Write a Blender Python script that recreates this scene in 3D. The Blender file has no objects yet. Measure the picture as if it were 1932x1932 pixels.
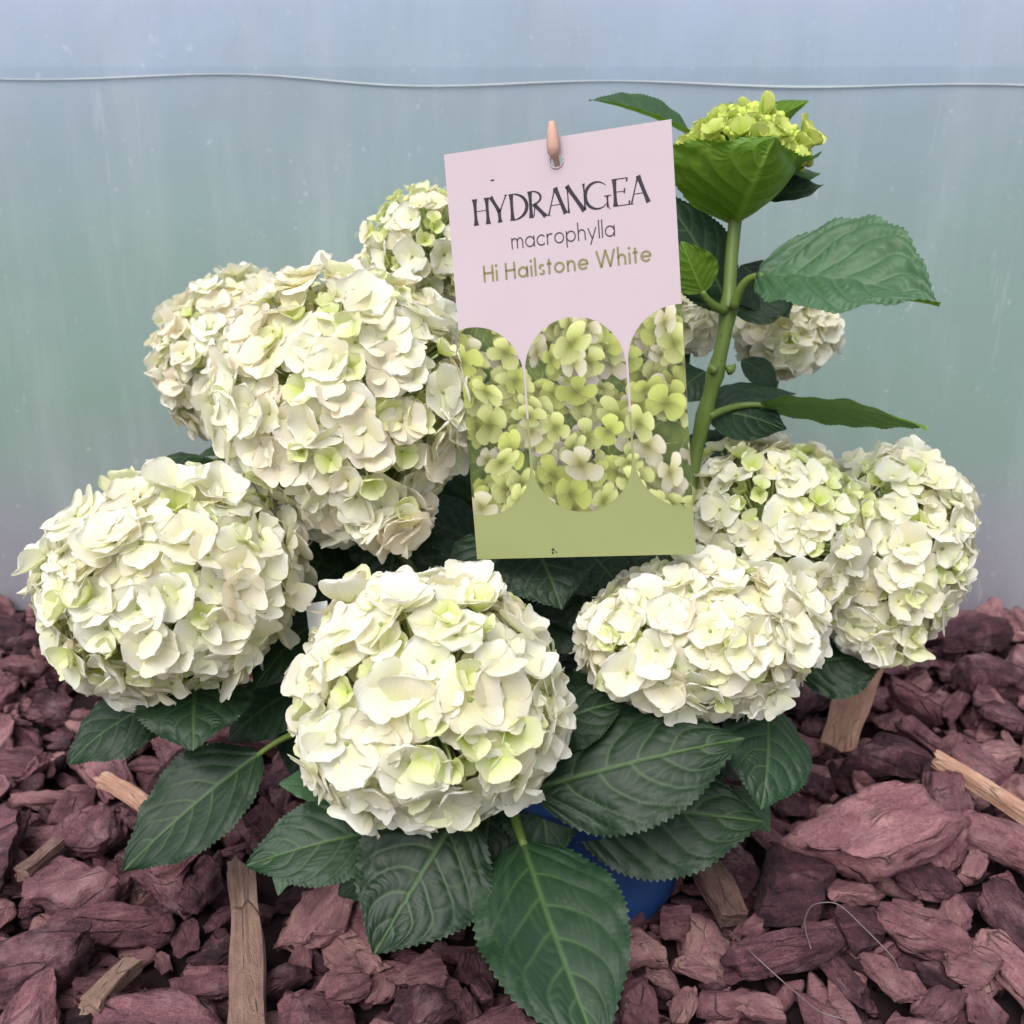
import bpy, bmesh, math, random
import numpy as np
from mathutils import Vector, Matrix

random.seed(7)
rng = np.random.default_rng(7)
SC = bpy.context.scene
COL = SC.collection

# ------------------------------------------------------------------ camera
FOV = math.radians(54.0)
PITCH = math.radians(22.0)
CAM = np.array([0.0, 0.0, 0.5])
cam_d = bpy.data.cameras.new('camera')
cam_d.sensor_fit = 'HORIZONTAL'
cam_d.angle = FOV
cam_d.clip_start = 0.01
cam_d.clip_end = 200
cam = bpy.data.objects.new('camera', cam_d)
cam.location = CAM
cam.rotation_euler = (math.pi / 2 - PITCH, 0, 0)
COL.objects.link(cam)
SC.camera = cam
cam_d.dof.use_dof = True
cam_d.dof.focus_distance = 0.56
cam_d.dof.aperture_fstop = 11.0

# ------------------------------------------------------------------ world, sun, exposure
SUN_EL, SUN_AZ = math.radians(58), math.radians(205)    # azimuth clockwise from +Y
world = bpy.data.worlds.new('World')
SC.world = world
world.use_nodes = True
wn = world.node_tree
wn.nodes.clear()
w_out = wn.nodes.new('ShaderNodeOutputWorld')
w_bg = wn.nodes.new('ShaderNodeBackground')
w_sky = wn.nodes.new('ShaderNodeTexSky')
w_sky.sky_type = 'NISHITA'
w_sky.sun_disc = False
w_sky.sun_elevation = SUN_EL
w_sky.sun_rotation = SUN_AZ
w_sky.air_density = 1.0
w_sky.dust_density = 4.0
w_hs = wn.nodes.new('ShaderNodeHueSaturation')
w_hs.inputs['Saturation'].default_value = 0.30
wn.links.new(w_sky.outputs[0], w_hs.inputs['Color'])
wn.links.new(w_hs.outputs[0], w_bg.inputs[0])
w_bg.inputs[1].default_value = 0.135
wn.links.new(w_bg.outputs[0], w_out.inputs[0])
sun_d = bpy.data.lights.new('sun', 'SUN')
sun_d.energy = 1.2
sun_d.angle = math.radians(40)
sun_d.color = (1.0, 0.985, 0.965)
sun = bpy.data.objects.new('sun', sun_d)
sdir = Vector((math.sin(SUN_AZ) * math.cos(SUN_EL), math.cos(SUN_AZ) * math.cos(SUN_EL), math.sin(SUN_EL)))
sun.rotation_euler = sdir.to_track_quat('Z', 'Y').to_euler()
sun.location = sdir * 5
COL.objects.link(sun)
SC.view_settings.view_transform = 'Standard'
SC.view_settings.look = 'None'
SC.view_settings.gamma = 1
SC.view_settings.use_curve_mapping = False
SC.view_settings.exposure = 0.68
SC.cycles.max_bounces = 7
SC.cycles.diffuse_bounces = 4
SC.cycles.glossy_bounces = 2
SC.cycles.transmission_bounces = 4

# ------------------------------------------------------------------ pixel helpers (photo measured 1932 units wide)
FPX = 966 / math.tan(FOV / 2)
CF = np.array([0, math.cos(PITCH), -math.sin(PITCH)])
CU = np.array([0, math.sin(PITCH), math.cos(PITCH)])
CX = np.array([1.0, 0, 0])


def ray(u, v):
    return CF + CX * (u - 966) / FPX - CU * (v - 966) / FPX


def pt(u, v, d):
    return CAM + ray(u, v) * d


def on_ground(u, v, z=0.0):
    r = ray(u, v)
    return CAM + r * ((z - CAM[2]) / r[2])


def proj(p):
    q = np.asarray(p) - CAM
    d = q @ CF
    return 966 + FPX * (q @ CX) / d, 966 - FPX * (q @ CU) / d, d


def nrm(v):
    v = np.asarray(v, float)
    return v / (np.linalg.norm(v) + 1e-12)


def camvec(a, b, c):
    """right, up, towards the camera"""
    return nrm(CX * a + CU * b - CF * c)


# ------------------------------------------------------------------ object helpers
ORG = {}


def mesh_data(name, V, F, mat=None, smooth=True, attrs=None, colors=None, uv=None):
    me = bpy.data.meshes.new(name)
    V = np.asarray(V, np.float32)
    if isinstance(F, np.ndarray):
        nf, k = F.shape
        me.vertices.add(len(V))
        me.vertices.foreach_set('co', V.ravel())
        me.loops.add(nf * k)
        me.loops.foreach_set('vertex_index', F.astype(np.int32).ravel())
        me.polygons.add(nf)
        me.polygons.foreach_set('loop_start', np.arange(0, nf * k, k, dtype=np.int32))
        me.polygons.foreach_set('loop_total', np.full(nf, k, np.int32))
        me.update(calc_edges=True)
        me.validate()
    else:
        me.from_pydata([tuple(map(float, v)) for v in V], [], [tuple(map(int, f)) for f in F])
        me.update()
    if smooth:
        me.polygons.foreach_set('use_smooth', np.ones(len(me.polygons), bool))
    for n, a in (attrs or {}).items():
        at = me.attributes.new(n, 'FLOAT', 'POINT')
        at.data.foreach_set('value', np.asarray(a, np.float32))
    if colors is not None:
        at = me.attributes.new('col', 'FLOAT_COLOR', 'POINT')
        c = np.ones((len(V), 4), np.float32)
        c[:, :3] = colors
        at.data.foreach_set('color', c.ravel())
    if uv is not None:
        at = me.attributes.new('puv', 'FLOAT2', 'POINT')
        at.data.foreach_set('vector', np.asarray(uv, np.float32).ravel())
    if mat:
        me.materials.append(mat)
    return me


def link(name, me, parent=None, origin=(0, 0, 0)):
    o = bpy.data.objects.new(name, me)
    COL.objects.link(o)
    origin = np.asarray(origin, float)
    ORG[o.name] = origin
    if parent is not None:
        o.parent = parent
        o.location = origin - ORG[parent.name]
    else:
        o.location = origin
    return o


def add(name, V, F, mat, parent=None, origin=None, **kw):
    V = np.asarray(V, float)
    if origin is None:
        origin = ORG[parent.name] if parent is not None else V.mean(0) * [1, 1, 0] + [0, 0, V[:, 2].min()]
    origin = np.asarray(origin, float)
    return link(name, mesh_data(name, V - origin, F, mat, **kw), parent, origin)


def tag(o, label=None, cat=None, group=None, kind=None):
    if label:
        o['label'] = label
    if cat:
        o['category'] = cat
    if group:
        o['group'] = group
    if kind:
        o['kind'] = kind
    return o


def grid_faces(nu, nv, off=0):
    i = np.arange(nu - 1)[:, None] * nv + np.arange(nv - 1)[None, :]
    return (np.stack([i, i + nv, i + nv + 1, i + 1], -1).reshape(-1, 4) + off)


def join(parts):
    Vs, Fs, n = [], [], 0
    for V, F in parts:
        Vs.append(V)
        Fs.append(np.asarray(F) + n)
        n += len(V)
    return np.concatenate(Vs), np.concatenate(Fs)


def bez(p0, p1, p2, s):
    s = np.asarray(s)[:, None]
    return (1 - s) ** 2 * p0 + 2 * s * (1 - s) * p1 + s ** 2 * p2


def tube(P, R, n=8):
    P = np.asarray(P, float)
    R = np.broadcast_to(np.asarray(R, float), (len(P),))
    T = np.gradient(P, axis=0)
    T /= np.linalg.norm(T, axis=1)[:, None] + 1e-12
    ref = np.array([0.31, 0.17, 0.94]) if abs(T[0][2]) < 0.9 else np.array([1.0, 0.1, 0])
    A = np.cross(T, ref)
    A /= np.linalg.norm(A, axis=1)[:, None] + 1e-12
    B = np.cross(T, A)
    a = np.linspace(0, 2 * math.pi, n, endpoint=False)
    V = P[:, None, :] + R[:, None, None] * (np.cos(a)[None, :, None] * A[:, None, :] + np.sin(a)[None, :, None] * B[:, None, :])
    m = len(P)
    F = []
    i = np.arange(m - 1)[:, None] * n
    j = np.arange(n)[None, :]
    k = (j + 1) % n
    F = np.stack([i + j, i + k, i + n + k, i + n + j], -1).reshape(-1, 4)
    V = V.reshape(-1, 3)
    V = np.concatenate([V, P[:1], P[-1:]])
    c0, c1 = m * n, m * n + 1
    caps = [[c0, (q + 1) % n, q, c0] for q in range(n)]
    F0 = F.tolist() + [[c0, (q + 1) % n, q] for q in range(n)] + [[c1, (m - 1) * n + q, (m - 1) * n + (q + 1) % n] for q in range(n)]
    return V, F0


def lathe(prof, n=64, c=(0, 0, 0)):
    prof = np.asarray(prof, float)
    a = np.linspace(0, 2 * math.pi, n, endpoint=False)
    V = np.stack([prof[:, 0, None] * np.cos(a), prof[:, 0, None] * np.sin(a), np.repeat(prof[:, 1, None], n, 1)], -1).reshape(-1, 3) + c
    i = np.arange(len(prof) - 1)[:, None] * n
    j = np.arange(n)[None, :]
    k = (j + 1) % n
    F = np.stack([i + j, i + k, i + n + k, i + n + j], -1).reshape(-1, 4)
    return V, F


def _hash(ix, iy, iz, seed):
    h = (ix.astype(np.int64) * 374761393 + iy.astype(np.int64) * 668265263 + iz.astype(np.int64) * 2147483629 + seed * 974711) & 0xffffffff
    h = ((h ^ (h >> 13)) * 1274126177) & 0xffffffff
    h = ((h ^ (h >> 16)) * 2246822519) & 0xffffffff
    return ((h ^ (h >> 15)) & 0xffff) / 65535.0


def vnoise(p, seed=0):
    p = np.asarray(p, float)
    if p.shape[-1] == 2:
        p = np.concatenate([p, np.zeros(p.shape[:-1] + (1,))], -1)
    i = np.floor(p).astype(np.int64)
    f = p - i
    f = f * f * (3 - 2 * f)
    r = 0
    for dx in (0, 1):
        for dy in (0, 1):
            for dz in (0, 1):
                w = (f[..., 0] if dx else 1 - f[..., 0]) * (f[..., 1] if dy else 1 - f[..., 1]) * (f[..., 2] if dz else 1 - f[..., 2])
                r = r + w * _hash(i[..., 0] + dx, i[..., 1] + dy, i[..., 2] + dz, seed)
    return r * 2 - 1


def fbm(p, seed=0, octv=4):
    r, a, s = 0, 0.5, 1.0
    for k in range(octv):
        r = r + a * vnoise(np.asarray(p) * s + 17.3 * k, seed + k)
        a *= 0.5
        s *= 2.03
    return r


def lin(*c):
    c = np.asarray(c, float) / 255.0
    return np.where(c <= 0.04045, c / 12.92, ((c + 0.055) / 1.055) ** 2.4)


# ------------------------------------------------------------------ materials
class NT:
    def __init__(s, name):
        s.m = bpy.data.materials.new(name)
        s.m.use_nodes = True
        s.t = s.m.node_tree
        s.t.nodes.clear()
        s.out = s.n('ShaderNodeOutputMaterial')

    def n(s, typ, ins=None, **kw):
        nd = s.t.nodes.new(typ)
        for k, v in kw.items():
            setattr(nd, k, v)
        for k, v in (ins or {}).items():
            if isinstance(v, bpy.types.NodeSocket):
                s.t.links.new(v, nd.inputs[k])
            else:
                if isinstance(v, (tuple, list, np.ndarray)) and len(v) == 3 and nd.inputs[k].type == 'RGBA':
                    v = (*[float(x) for x in v], 1)
                nd.inputs[k].default_value = v
        return nd

    def attr(s, name, out='Fac'):
        return s.n('ShaderNodeAttribute', attribute_name=name).outputs[out]

    def noise(s, scale, detail=4, rough=0.55, vec=None, dist=0.0):
        nd = s.n('ShaderNodeTexNoise', {'Scale': scale, 'Detail': detail, 'Roughness': rough, 'Distortion': dist})
        if vec is not None:
            s.t.links.new(vec, nd.inputs['Vector'])
        return nd.outputs['Fac']

    def ramp(s, fac, stops, interp='LINEAR'):
        nd = s.n('ShaderNodeValToRGB', {'Fac': fac})
        el = nd.color_ramp.elements
        nd.color_ramp.interpolation = interp
        while len(el) > 1:
            el.remove(el[-1])
        for k, (p, c) in enumerate(stops):
            e = el[0] if k == 0 else el.new(p)
            e.position = p
            if np.isscalar(c):
                c = (c, c, c)
            e.color = (*[float(x) for x in c], 1)
        return nd.outputs['Color']

    def mix(s, fac, a, b, mode='MIX'):
        nd = s.n('ShaderNodeMix', data_type='RGBA', blend_type=mode)
        for k, v in ((0, fac), (6, a), (7, b)):
            if isinstance(v, bpy.types.NodeSocket):
                s.t.links.new(v, nd.inputs[k])
            elif k == 0:
                nd.inputs[0].default_value = v
            else:
                nd.inputs[k].default_value = (*[float(x) for x in v], 1)
        return nd.outputs[2]

    def math(s, op, a, b=0.0, c=0.0):
        nd = s.n('ShaderNodeMath', operation=op)
        for k, v in enumerate((a, b, c)):
            if isinstance(v, bpy.types.NodeSocket):
                s.t.links.new(v, nd.inputs[k])
            else:
                nd.inputs[k].default_value = v
        return nd.outputs[0]

    def bump(s, h, strength=0.5, dist=0.001, nrmal=None):
        nd = s.n('ShaderNodeBump', {'Height': h, 'Strength': strength, 'Distance': dist})
        if nrmal is not None:
            s.t.links.new(nrmal, nd.inputs['Normal'])
        return nd.outputs[0]

    def bsdf(s, col, rough=0.5, spec=0.5, normal=None, **kw):
        nd = s.n('ShaderNodeBsdfPrincipled', {'Base Color': col, 'Roughness': rough, 'Specular IOR Level': spec, **kw})
        if normal is not None:
            s.t.links.new(normal, nd.inputs['Normal'])
        return nd.outputs[0]

    def finish(s, sh):
        s.t.links.new(sh, s.out.inputs['Surface'])
        return s.m


def objcoord(t, scale=(1, 1, 1)):
    tc = t.n('ShaderNodeTexCoord')
    mp = t.n('ShaderNodeMapping', {'Scale': scale})
    t.t.links.new(tc.outputs['Object'], mp.inputs['Vector'])
    return mp.outputs[0]


def mat_petal():
    t = NT('petal')
    col = t.attr('col', 'Color')
    uv = t.attr('puv', 'Vector')
    sep = t.n('ShaderNodeSeparateXYZ', {'Vector': uv})
    r, q = sep.outputs[0], sep.outputs[1]
    # fan of fine veins running out from the claw
    ns = t.noise(6.0, 2, 0.5, uv)
    ph = t.math('MULTIPLY_ADD', q, 19.0, t.math('MULTIPLY', ns, 5.0))
    vein = t.math('POWER', t.math('ABSOLUTE', t.math('SINE', ph)), 0.35)
    col2 = t.mix(t.math('MULTIPLY', t.math('SUBTRACT', 1.0, vein), 0.34), col, t.mix(1.0, col, (0.86, 0.86, 0.62), 'MULTIPLY'))
    oi = t.n('ShaderNodeObjectInfo')
    b = t.bump(vein, 0.22, 0.0004)
    fine = t.noise(900, 2, 0.5, objcoord(t))
    b = t.bump(fine, 0.08, 0.0004, b)
    p = t.bsdf(col2, 0.55, 0.25, b)
    tr = t.n('ShaderNodeBsdfTranslucent', {'Color': t.mix(1.0, col2, (1.0, 0.98, 0.84), 'MULTIPLY')})
    mx = t.n('ShaderNodeMixShader', {0: 0.42, 1: p, 2: tr.outputs[0]})
    return t.finish(mx.outputs[0])


def mat_leaf(name, dark, mid, vcol, under, rough=0.42, trans=0.18, spec=0.5):
    t = NT(name)
    vein = t.attr('vein')
    oi = t.n('ShaderNodeObjectInfo')
    co = objcoord(t)
    n1 = t.noise(38, 4, 0.6, co)
    base = t.mix(n1, dark, mid)
    hv = t.math('MULTIPLY_ADD', oi.outputs['Random'], 0.6, 0.72)
    base = t.mix(1.0, base, t.n('ShaderNodeCombineColor', {0: hv, 1: hv, 2: hv}).outputs[0], 'MULTIPLY')
    n3 = t.noise(14, 3, 0.6, co)
    base = t.mix(t.ramp(n3, [(0.55, 0.0), (0.8, 0.35)]), base, t.mix(1.0, base, (1.6, 1.5, 0.7), 'MULTIPLY'))
    edge = t.attr('rim')
    base = t.mix(t.math('MULTIPLY', edge, 0.7), base, vcol)
    top = t.mix(t.math('MULTIPLY', vein, 0.85), base, vcol)
    und = t.mix(vein, under, t.mix(1.0, under, (2.3, 1.9, 3.0), 'MULTIPLY'))
    geo = t.n('ShaderNodeNewGeometry')
    col = t.mix(geo.outputs['Backfacing'], top, und)
    n2 = t.noise(260, 3, 0.6, co)
    # pale dust and dried water marks on the blade
    d1 = t.ramp(t.noise(22, 6, 0.75, co), [(0.62, 0.0), (0.80, 0.30)])
    col = t.mix(d1, col, (0.16, 0.20, 0.15))
    bp = t.bump(n2, 0.22, 0.0006)
    rg = t.math('MULTIPLY_ADD', n1, 0.22, rough - 0.1)
    p = t.bsdf(col, rg, spec, bp)
    tr = t.n('ShaderNodeBsdfTranslucent', {'Color': t.mix(1.0, under, (1.5, 1.6, 0.6), 'MULTIPLY')})
    mx = t.n('ShaderNodeMixShader', {0: trans, 1: p, 2: tr.outputs[0]})
    return t.finish(mx.outputs[0])


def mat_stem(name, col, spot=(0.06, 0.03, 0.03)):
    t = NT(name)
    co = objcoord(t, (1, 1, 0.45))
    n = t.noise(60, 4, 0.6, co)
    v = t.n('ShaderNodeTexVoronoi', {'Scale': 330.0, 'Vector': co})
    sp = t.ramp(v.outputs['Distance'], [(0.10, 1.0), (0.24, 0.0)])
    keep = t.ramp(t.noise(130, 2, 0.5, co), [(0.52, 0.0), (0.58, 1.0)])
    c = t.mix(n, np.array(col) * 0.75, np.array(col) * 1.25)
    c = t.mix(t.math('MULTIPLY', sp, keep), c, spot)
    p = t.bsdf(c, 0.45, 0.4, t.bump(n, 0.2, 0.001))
    return t.finish(p)


def mat_chip(name, stops, dust, bumpy=1.0, grain=1.0, k=1.0):
    t = NT(name)
    oi = t.n('ShaderNodeObjectInfo')
    tone = t.math('FRACT', t.math('ADD', oi.outputs['Random'], t.attr('tone')))
    tc = t.n('ShaderNodeTexCoord')
    off = t.n('ShaderNodeVectorMath', {0: tc.outputs['Object']}, operation='ADD')
    sh = t.n('ShaderNodeCombineXYZ', {0: t.math('MULTIPLY', tone, 3.1), 1: t.math('MULTIPLY', tone, 7.7), 2: tone})
    t.t.links.new(sh.outputs[0], off.inputs[1])
    co = off.outputs[0]
    mp = t.n('ShaderNodeMapping', {'Vector': co, 'Scale': (0.28, 1.0, 1.0)})
    g = mp.outputs[0]
    n1 = t.noise(45 * k, 4, 0.65, co)
    n2 = t.noise(150 * grain * k, 5, 0.72, g, 0.6)
    n3 = t.noise(900 * k, 4, 0.75, co)
    f = t.math('ADD', t.math('MULTIPLY', tone, 0.68), t.math('MULTIPLY_ADD', n1, 0.95, -0.34))
    f = t.math('ADD', f, t.math('MULTIPLY_ADD', n2, 0.9, -0.45))
    f = t.math('ADD', f, t.math('MULTIPLY_ADD', n3, 0.6, -0.30))
    col = t.ramp(f, stops)
    # dark cracks along the grain
    vor = t.n('ShaderNodeTexVoronoi', {'Vector': g, 'Scale': 90.0 * k}, feature='DISTANCE_TO_EDGE')
    crk = t.ramp(vor.outputs['Distance'], [(0.0, 1.0), (0.05, 0.0)])
    crkm = t.math('MULTIPLY', crk, t.ramp(n1, [(0.48, 0.0), (0.62, 0.75)]))
    col = t.mix(crkm, col, np.array(stops[0][1]) * 0.4)
    # pale dust / worn fibre patches
    d = t.ramp(t.noise(28 * k, 4, 0.75, co), [(0.56, 0.0), (0.78, 0.62)])
    col = t.mix(d, col, dust)
    h = t.math('ADD', t.math('MULTIPLY', n2, 1.0), t.math('MULTIPLY', n3, 0.6))
    h = t.math('SUBTRACT', h, t.math('MULTIPLY', crkm, 0.7))
    b = t.bump(h, 1.0 * bumpy, 0.005)
    p = t.bsdf(col, 0.72, 0.35, b)
    return t.finish(p)


def mat_plain(name, col, rough=0.5, spec=0.4, nscale=0, namp=0.1, bump=0.0):
    t = NT(name)
    if nscale:
        n = t.noise(nscale, 5, 0.6, objcoord(t))
        c = t.mix(n, np.array(col) * (1 - namp), np.clip(np.array(col) * (1 + namp), 0, 1))
        return t.finish(t.bsdf(c, rough, spec, t.bump(n, bump, 0.001) if bump else None))
    return t.finish(t.bsdf(col, rough, spec))


def mat_print():
    t = NT('printed_picture')
    return t.finish(t.bsdf(t.attr('col', 'Color'), 0.5, 0.3))


def mat_card(name, col):
    t = NT(name)
    co = objcoord(t)
    n = t.noise(420, 4, 0.6, co)
    g = t.noise(30, 3, 0.5, co)
    c = t.mix(g, np.array(col) * 0.95, np.clip(np.array(col) * 1.04, 0, 1))
    v = t.n('ShaderNodeTexVoronoi', {'Scale': 95.0, 'Vector': co})
    sp = t.ramp(v.outputs['Distance'], [(0.03, 1.0), (0.05, 0.0)])
    keep = t.ramp(t.noise(47, 2, 0.5, co), [(0.60, 0.0), (0.63, 0.8)])
    c = t.mix(t.math('MULTIPLY', sp, keep), c, (0.1, 0.08, 0.09))
    return t.finish(t.bsdf(c, 0.6, 0.3, t.bump(n, 0.16, 0.0006)))


def mat_film(name, shift):
    t = NT(name)
    tc = t.n('ShaderNodeTexCoord')
    co = tc.outputs['Object']
    sep = t.n('ShaderNodeSeparateXYZ', {'Vector': co})
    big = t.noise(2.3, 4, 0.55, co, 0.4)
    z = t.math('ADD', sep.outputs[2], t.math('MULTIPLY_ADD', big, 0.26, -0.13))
    # light through the film painted in: green mid-height, sky-bright above; mud splash low down
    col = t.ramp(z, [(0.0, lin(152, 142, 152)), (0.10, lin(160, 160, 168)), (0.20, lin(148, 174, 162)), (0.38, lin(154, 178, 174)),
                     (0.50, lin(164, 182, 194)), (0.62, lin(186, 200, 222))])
    mp = t.n('ShaderNodeMapping', {'Vector': co, 'Scale': (1.0, 1.0, 0.14)})
    streak = t.noise(16, 6, 0.7, mp.outputs[0])
    col = t.mix(t.ramp(streak, [(0.45, 0.0), (0.75, 0.28)]), col, (0.66, 0.70, 0.72))
    grey = t.noise(7, 6, 0.65, co, 0.8)
    col = t.mix(t.ramp(grey, [(0.45, 0.0), (0.75, 0.35)]), col, (0.34, 0.40, 0.42))
    # dried droplets and specks
    wn_ = t.n('ShaderNodeTexNoise', {'Scale': 40.0, 'Detail': 3.0, 'Vector': co})
    warp = t.n('ShaderNodeVectorMath', {0: wn_.outputs['Color'], 1: (0.02, 0.02, 0.035)}, operation='MULTIPLY')
    cow = t.n('ShaderNodeVectorMath', {0: co, 1: warp.outputs[0]}, operation='ADD').outputs[0]
    for (sc_, r0, r1, k0, amt) in ((34.0, 0.02, 0.16, 0.72, 0.35), (75.0, 0.02, 0.20, 0.72, 0.35), (160.0, 0.05, 0.22, 0.72, 0.22)):
        v = t.n('ShaderNodeTexVoronoi', {'Scale': sc_, 'Vector': cow})
        sp = t.ramp(v.outputs['Distance'], [(r0, 1.0), (r1, 0.0)])
        keep = t.ramp(v.outputs['Color'], [(k0, 0.0), (k0 + 0.08, amt)])
        col = t.mix(t.math('MULTIPLY', sp, keep), col, (0.80, 0.84, 0.86))
    # drip marks and scuffs
    for (rot, th_) in ((0.12, 0.70), (-0.5, 0.735)):
        m2 = t.n('ShaderNodeMapping', {'Vector': co, 'Scale': (7.0, 7.0, 0.9), 'Rotation': (0, rot, 0)})
        sc2 = t.noise(5.0, 5, 0.7, m2.outputs[0], 0.3)
        col = t.mix(t.ramp(sc2, [(th_ - 0.05, 0.0), (th_ + 0.05, 0.35)]), col, (0.74, 0.78, 0.80))
    v2 = t.n('ShaderNodeTexVoronoi', {'Scale': 19.0, 'Vector': co})
    sp2 = t.ramp(v2.outputs['Distance'], [(0.03, 1.0), (0.055, 0.0)])
    keep2 = t.ramp(v2.outputs['Color'], [(0.60, 0.0), (0.64, 0.8)])
    col = t.mix(t.math('MULTIPLY', sp2, keep2), col, (0.05, 0.06, 0.07))
    scr = t.noise(60, 4, 0.8, t.n('ShaderNodeMapping', {'Vector': co, 'Scale': (0.25, 1.0, 1.4), 'Rotation': (0, 0.5, 0)}).outputs[0])
    col = t.mix(t.ramp(scr, [(0.66, 0.0), (0.78, 0.30)]), col, (0.78, 0.82, 0.84))
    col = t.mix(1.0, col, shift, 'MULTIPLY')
    b = t.bump(t.noise(5, 3, 0.5, co), 0.25, 0.01)
    p = t.bsdf(col, 0.30, 0.5, b)
    tr = t.n('ShaderNodeBsdfTranslucent', {'Color': col})
    mx = t.n('ShaderNodeMixShader', {0: 0.35, 1: p, 2: tr.outputs[0]})
    return t.finish(mx.outputs[0])


M_PETAL = mat_petal()
M_LEAF = mat_leaf('leaf_green', (0.007, 0.023, 0.010), (0.013, 0.038, 0.017), (0.060, 0.115, 0.036), (0.035, 0.075, 0.022), 0.48, 0.06, 0.30)
M_LEAF_Y = mat_leaf('young_leaf_green', (0.034, 0.085, 0.042), (0.054, 0.118, 0.062), (0.12, 0.21, 0.11), (0.10, 0.20, 0.016), 0.48, 0.24, 0.40)
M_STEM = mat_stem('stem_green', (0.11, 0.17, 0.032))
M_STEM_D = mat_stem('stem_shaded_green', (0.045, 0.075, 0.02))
M_PED = mat_plain('pedicel_green', (0.42, 0.50, 0.22), 0.55, 0.3)
BARK = [(0.0, lin(42, 26, 33)), (0.26, lin(88, 55, 64)), (0.55, lin(142, 96, 103)), (0.80, lin(180, 132, 134)), (1.0, lin(204, 160, 150))]
M_CHIP = mat_chip('bark', BARK, lin(188, 154, 158), k=0.028)
M_FINES = mat_chip('bark_fine', BARK, lin(188, 154, 158))
M_WOOD = mat_chip('pale_wood', [(0.0, lin(110, 74, 62)), (0.4, lin(160, 116, 98)), (0.8, lin(192, 150, 128)), (1.0, lin(208, 172, 150))], lin(196, 160, 146), 0.6, 1.4)
M_DRIFT = mat_chip('weathered_wood', [(0.0, lin(80, 56, 52)), (0.4, lin(134, 104, 94)), (0.8, lin(170, 138, 122)), (1.0, lin(190, 160, 145))], lin(176, 150, 142), 0.9, 1.2)
M_SOIL = mat_plain('soil', (0.022, 0.013, 0.014), 0.95, 0.1, 60, 0.5, 0.6)
M_POT = mat_plain('blue_plastic', lin(34, 66, 116), 0.42, 0.45, 25, 0.10)
M_CARD = mat_card('pink_card', lin(186, 170, 178))
M_OLIVE = mat_card('olive_print', lin(137, 143, 94))
M_PRINT = mat_print()
M_INK = mat_plain('black_ink', lin(42, 38, 50), 0.5, 0.3)
M_INK2 = mat_plain('grey_ink', lin(66, 58, 70), 0.5, 0.3)
M_INK3 = mat_plain('olive_ink', lin(126, 124, 80), 0.5, 0.3)
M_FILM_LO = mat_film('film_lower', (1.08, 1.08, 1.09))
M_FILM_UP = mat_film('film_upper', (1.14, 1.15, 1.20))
M_SEAM = mat_plain('film_seam', (0.58, 0.64, 0.68), 0.25, 0.5, 30, 0.15)
M_THREAD = mat_plain('thread_grey', (0.16, 0.12, 0.12), 0.4, 0.5)
M_WHITE = mat_plain('white_plastic', (0.75, 0.78, 0.82), 0.4, 0.4, 40, 0.08)

# ------------------------------------------------------------------ setting: ground, plastic sheet
WALL_Y = 0.955
gv = np.array([[-4, -3, 0], [4, -3, 0], [4, 5, 0], [-4, 5, 0]], float)
tag(add('ground', gv, [(0, 1, 2, 3)], M_SOIL, origin=(0, 0, 0), smooth=False), kind='structure')

sheet = link('plastic_sheet', None, None, (0, WALL_Y, 0))
tag(sheet, 'translucent blue-green polythene sheet hanging behind the hydrangea', 'plastic sheet')


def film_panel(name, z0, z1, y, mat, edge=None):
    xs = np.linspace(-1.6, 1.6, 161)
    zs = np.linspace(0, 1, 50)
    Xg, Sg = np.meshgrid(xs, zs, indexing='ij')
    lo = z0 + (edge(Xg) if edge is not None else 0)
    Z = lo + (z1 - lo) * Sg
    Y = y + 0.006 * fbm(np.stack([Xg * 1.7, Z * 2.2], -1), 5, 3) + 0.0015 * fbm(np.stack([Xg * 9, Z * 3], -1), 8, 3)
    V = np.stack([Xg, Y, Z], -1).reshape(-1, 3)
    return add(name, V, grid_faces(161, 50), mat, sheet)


def seam_z(x):
    return 0.002 * np.sin(x * 6 + 1.0) + 0.0045 * np.tanh((-x - 0.16) * 14) + 0.002 * np.sin(x * 19)


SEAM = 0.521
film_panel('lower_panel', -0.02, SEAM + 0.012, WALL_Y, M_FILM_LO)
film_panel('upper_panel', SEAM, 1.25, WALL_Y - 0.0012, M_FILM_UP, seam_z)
xs = np.linspace(-1.6, 1.6, 321)
zz = SEAM + seam_z(xs)
yy = WALL_Y - 0.0015 + 0.006 * fbm(np.stack([xs * 1.7, zz * 2.2], -1), 5, 3)
sh_ = 0.00055 + 0.0003 * vnoise(np.stack([xs * 12, xs * 0], 1), 3)
seam_v = np.stack([np.stack([xs, yy - 0.0006, zz - sh_], 1), np.stack([xs, yy - 0.0006, zz + sh_], 1)], 1).reshape(-1, 3)
add('seam', seam_v, grid_faces(321, 2), M_SEAM, sheet)

# ------------------------------------------------------------------ pot
PB = np.array([0.043, 0.555, 0.012])
POT_H = 0.132
pot = link('flower_pot', None, None, PB)
tag(pot, 'dark blue plastic flower pot standing on the bark under the leaves', 'flower pot')
prof = [(0.0, 0.004), (0.060, 0.004), (0.064, 0.0), (0.069, 0.0), (0.0705, 0.003), (0.071, 0.008), (0.0698, 0.010), (0.087, 0.110), (0.092, 0.112), (0.094, 0.116), (0.095, 0.130),
        (0.0945, 0.132), (0.0915, 0.132), (0.090, 0.128), (0.085, 0.107), (0.084, 0.10)]
add('wall', *lathe(prof, 72, PB), M_POT, pot)
sv, sf = lathe([(0.0, 0.114), (0.03, 0.116), (0.06, 0.113), (0.0860, 0.111)], 40, PB)
sv[:, 2] += 0.004 * fbm(sv * 60, 3)
add('soil', sv, sf, M_SOIL, pot)

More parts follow.
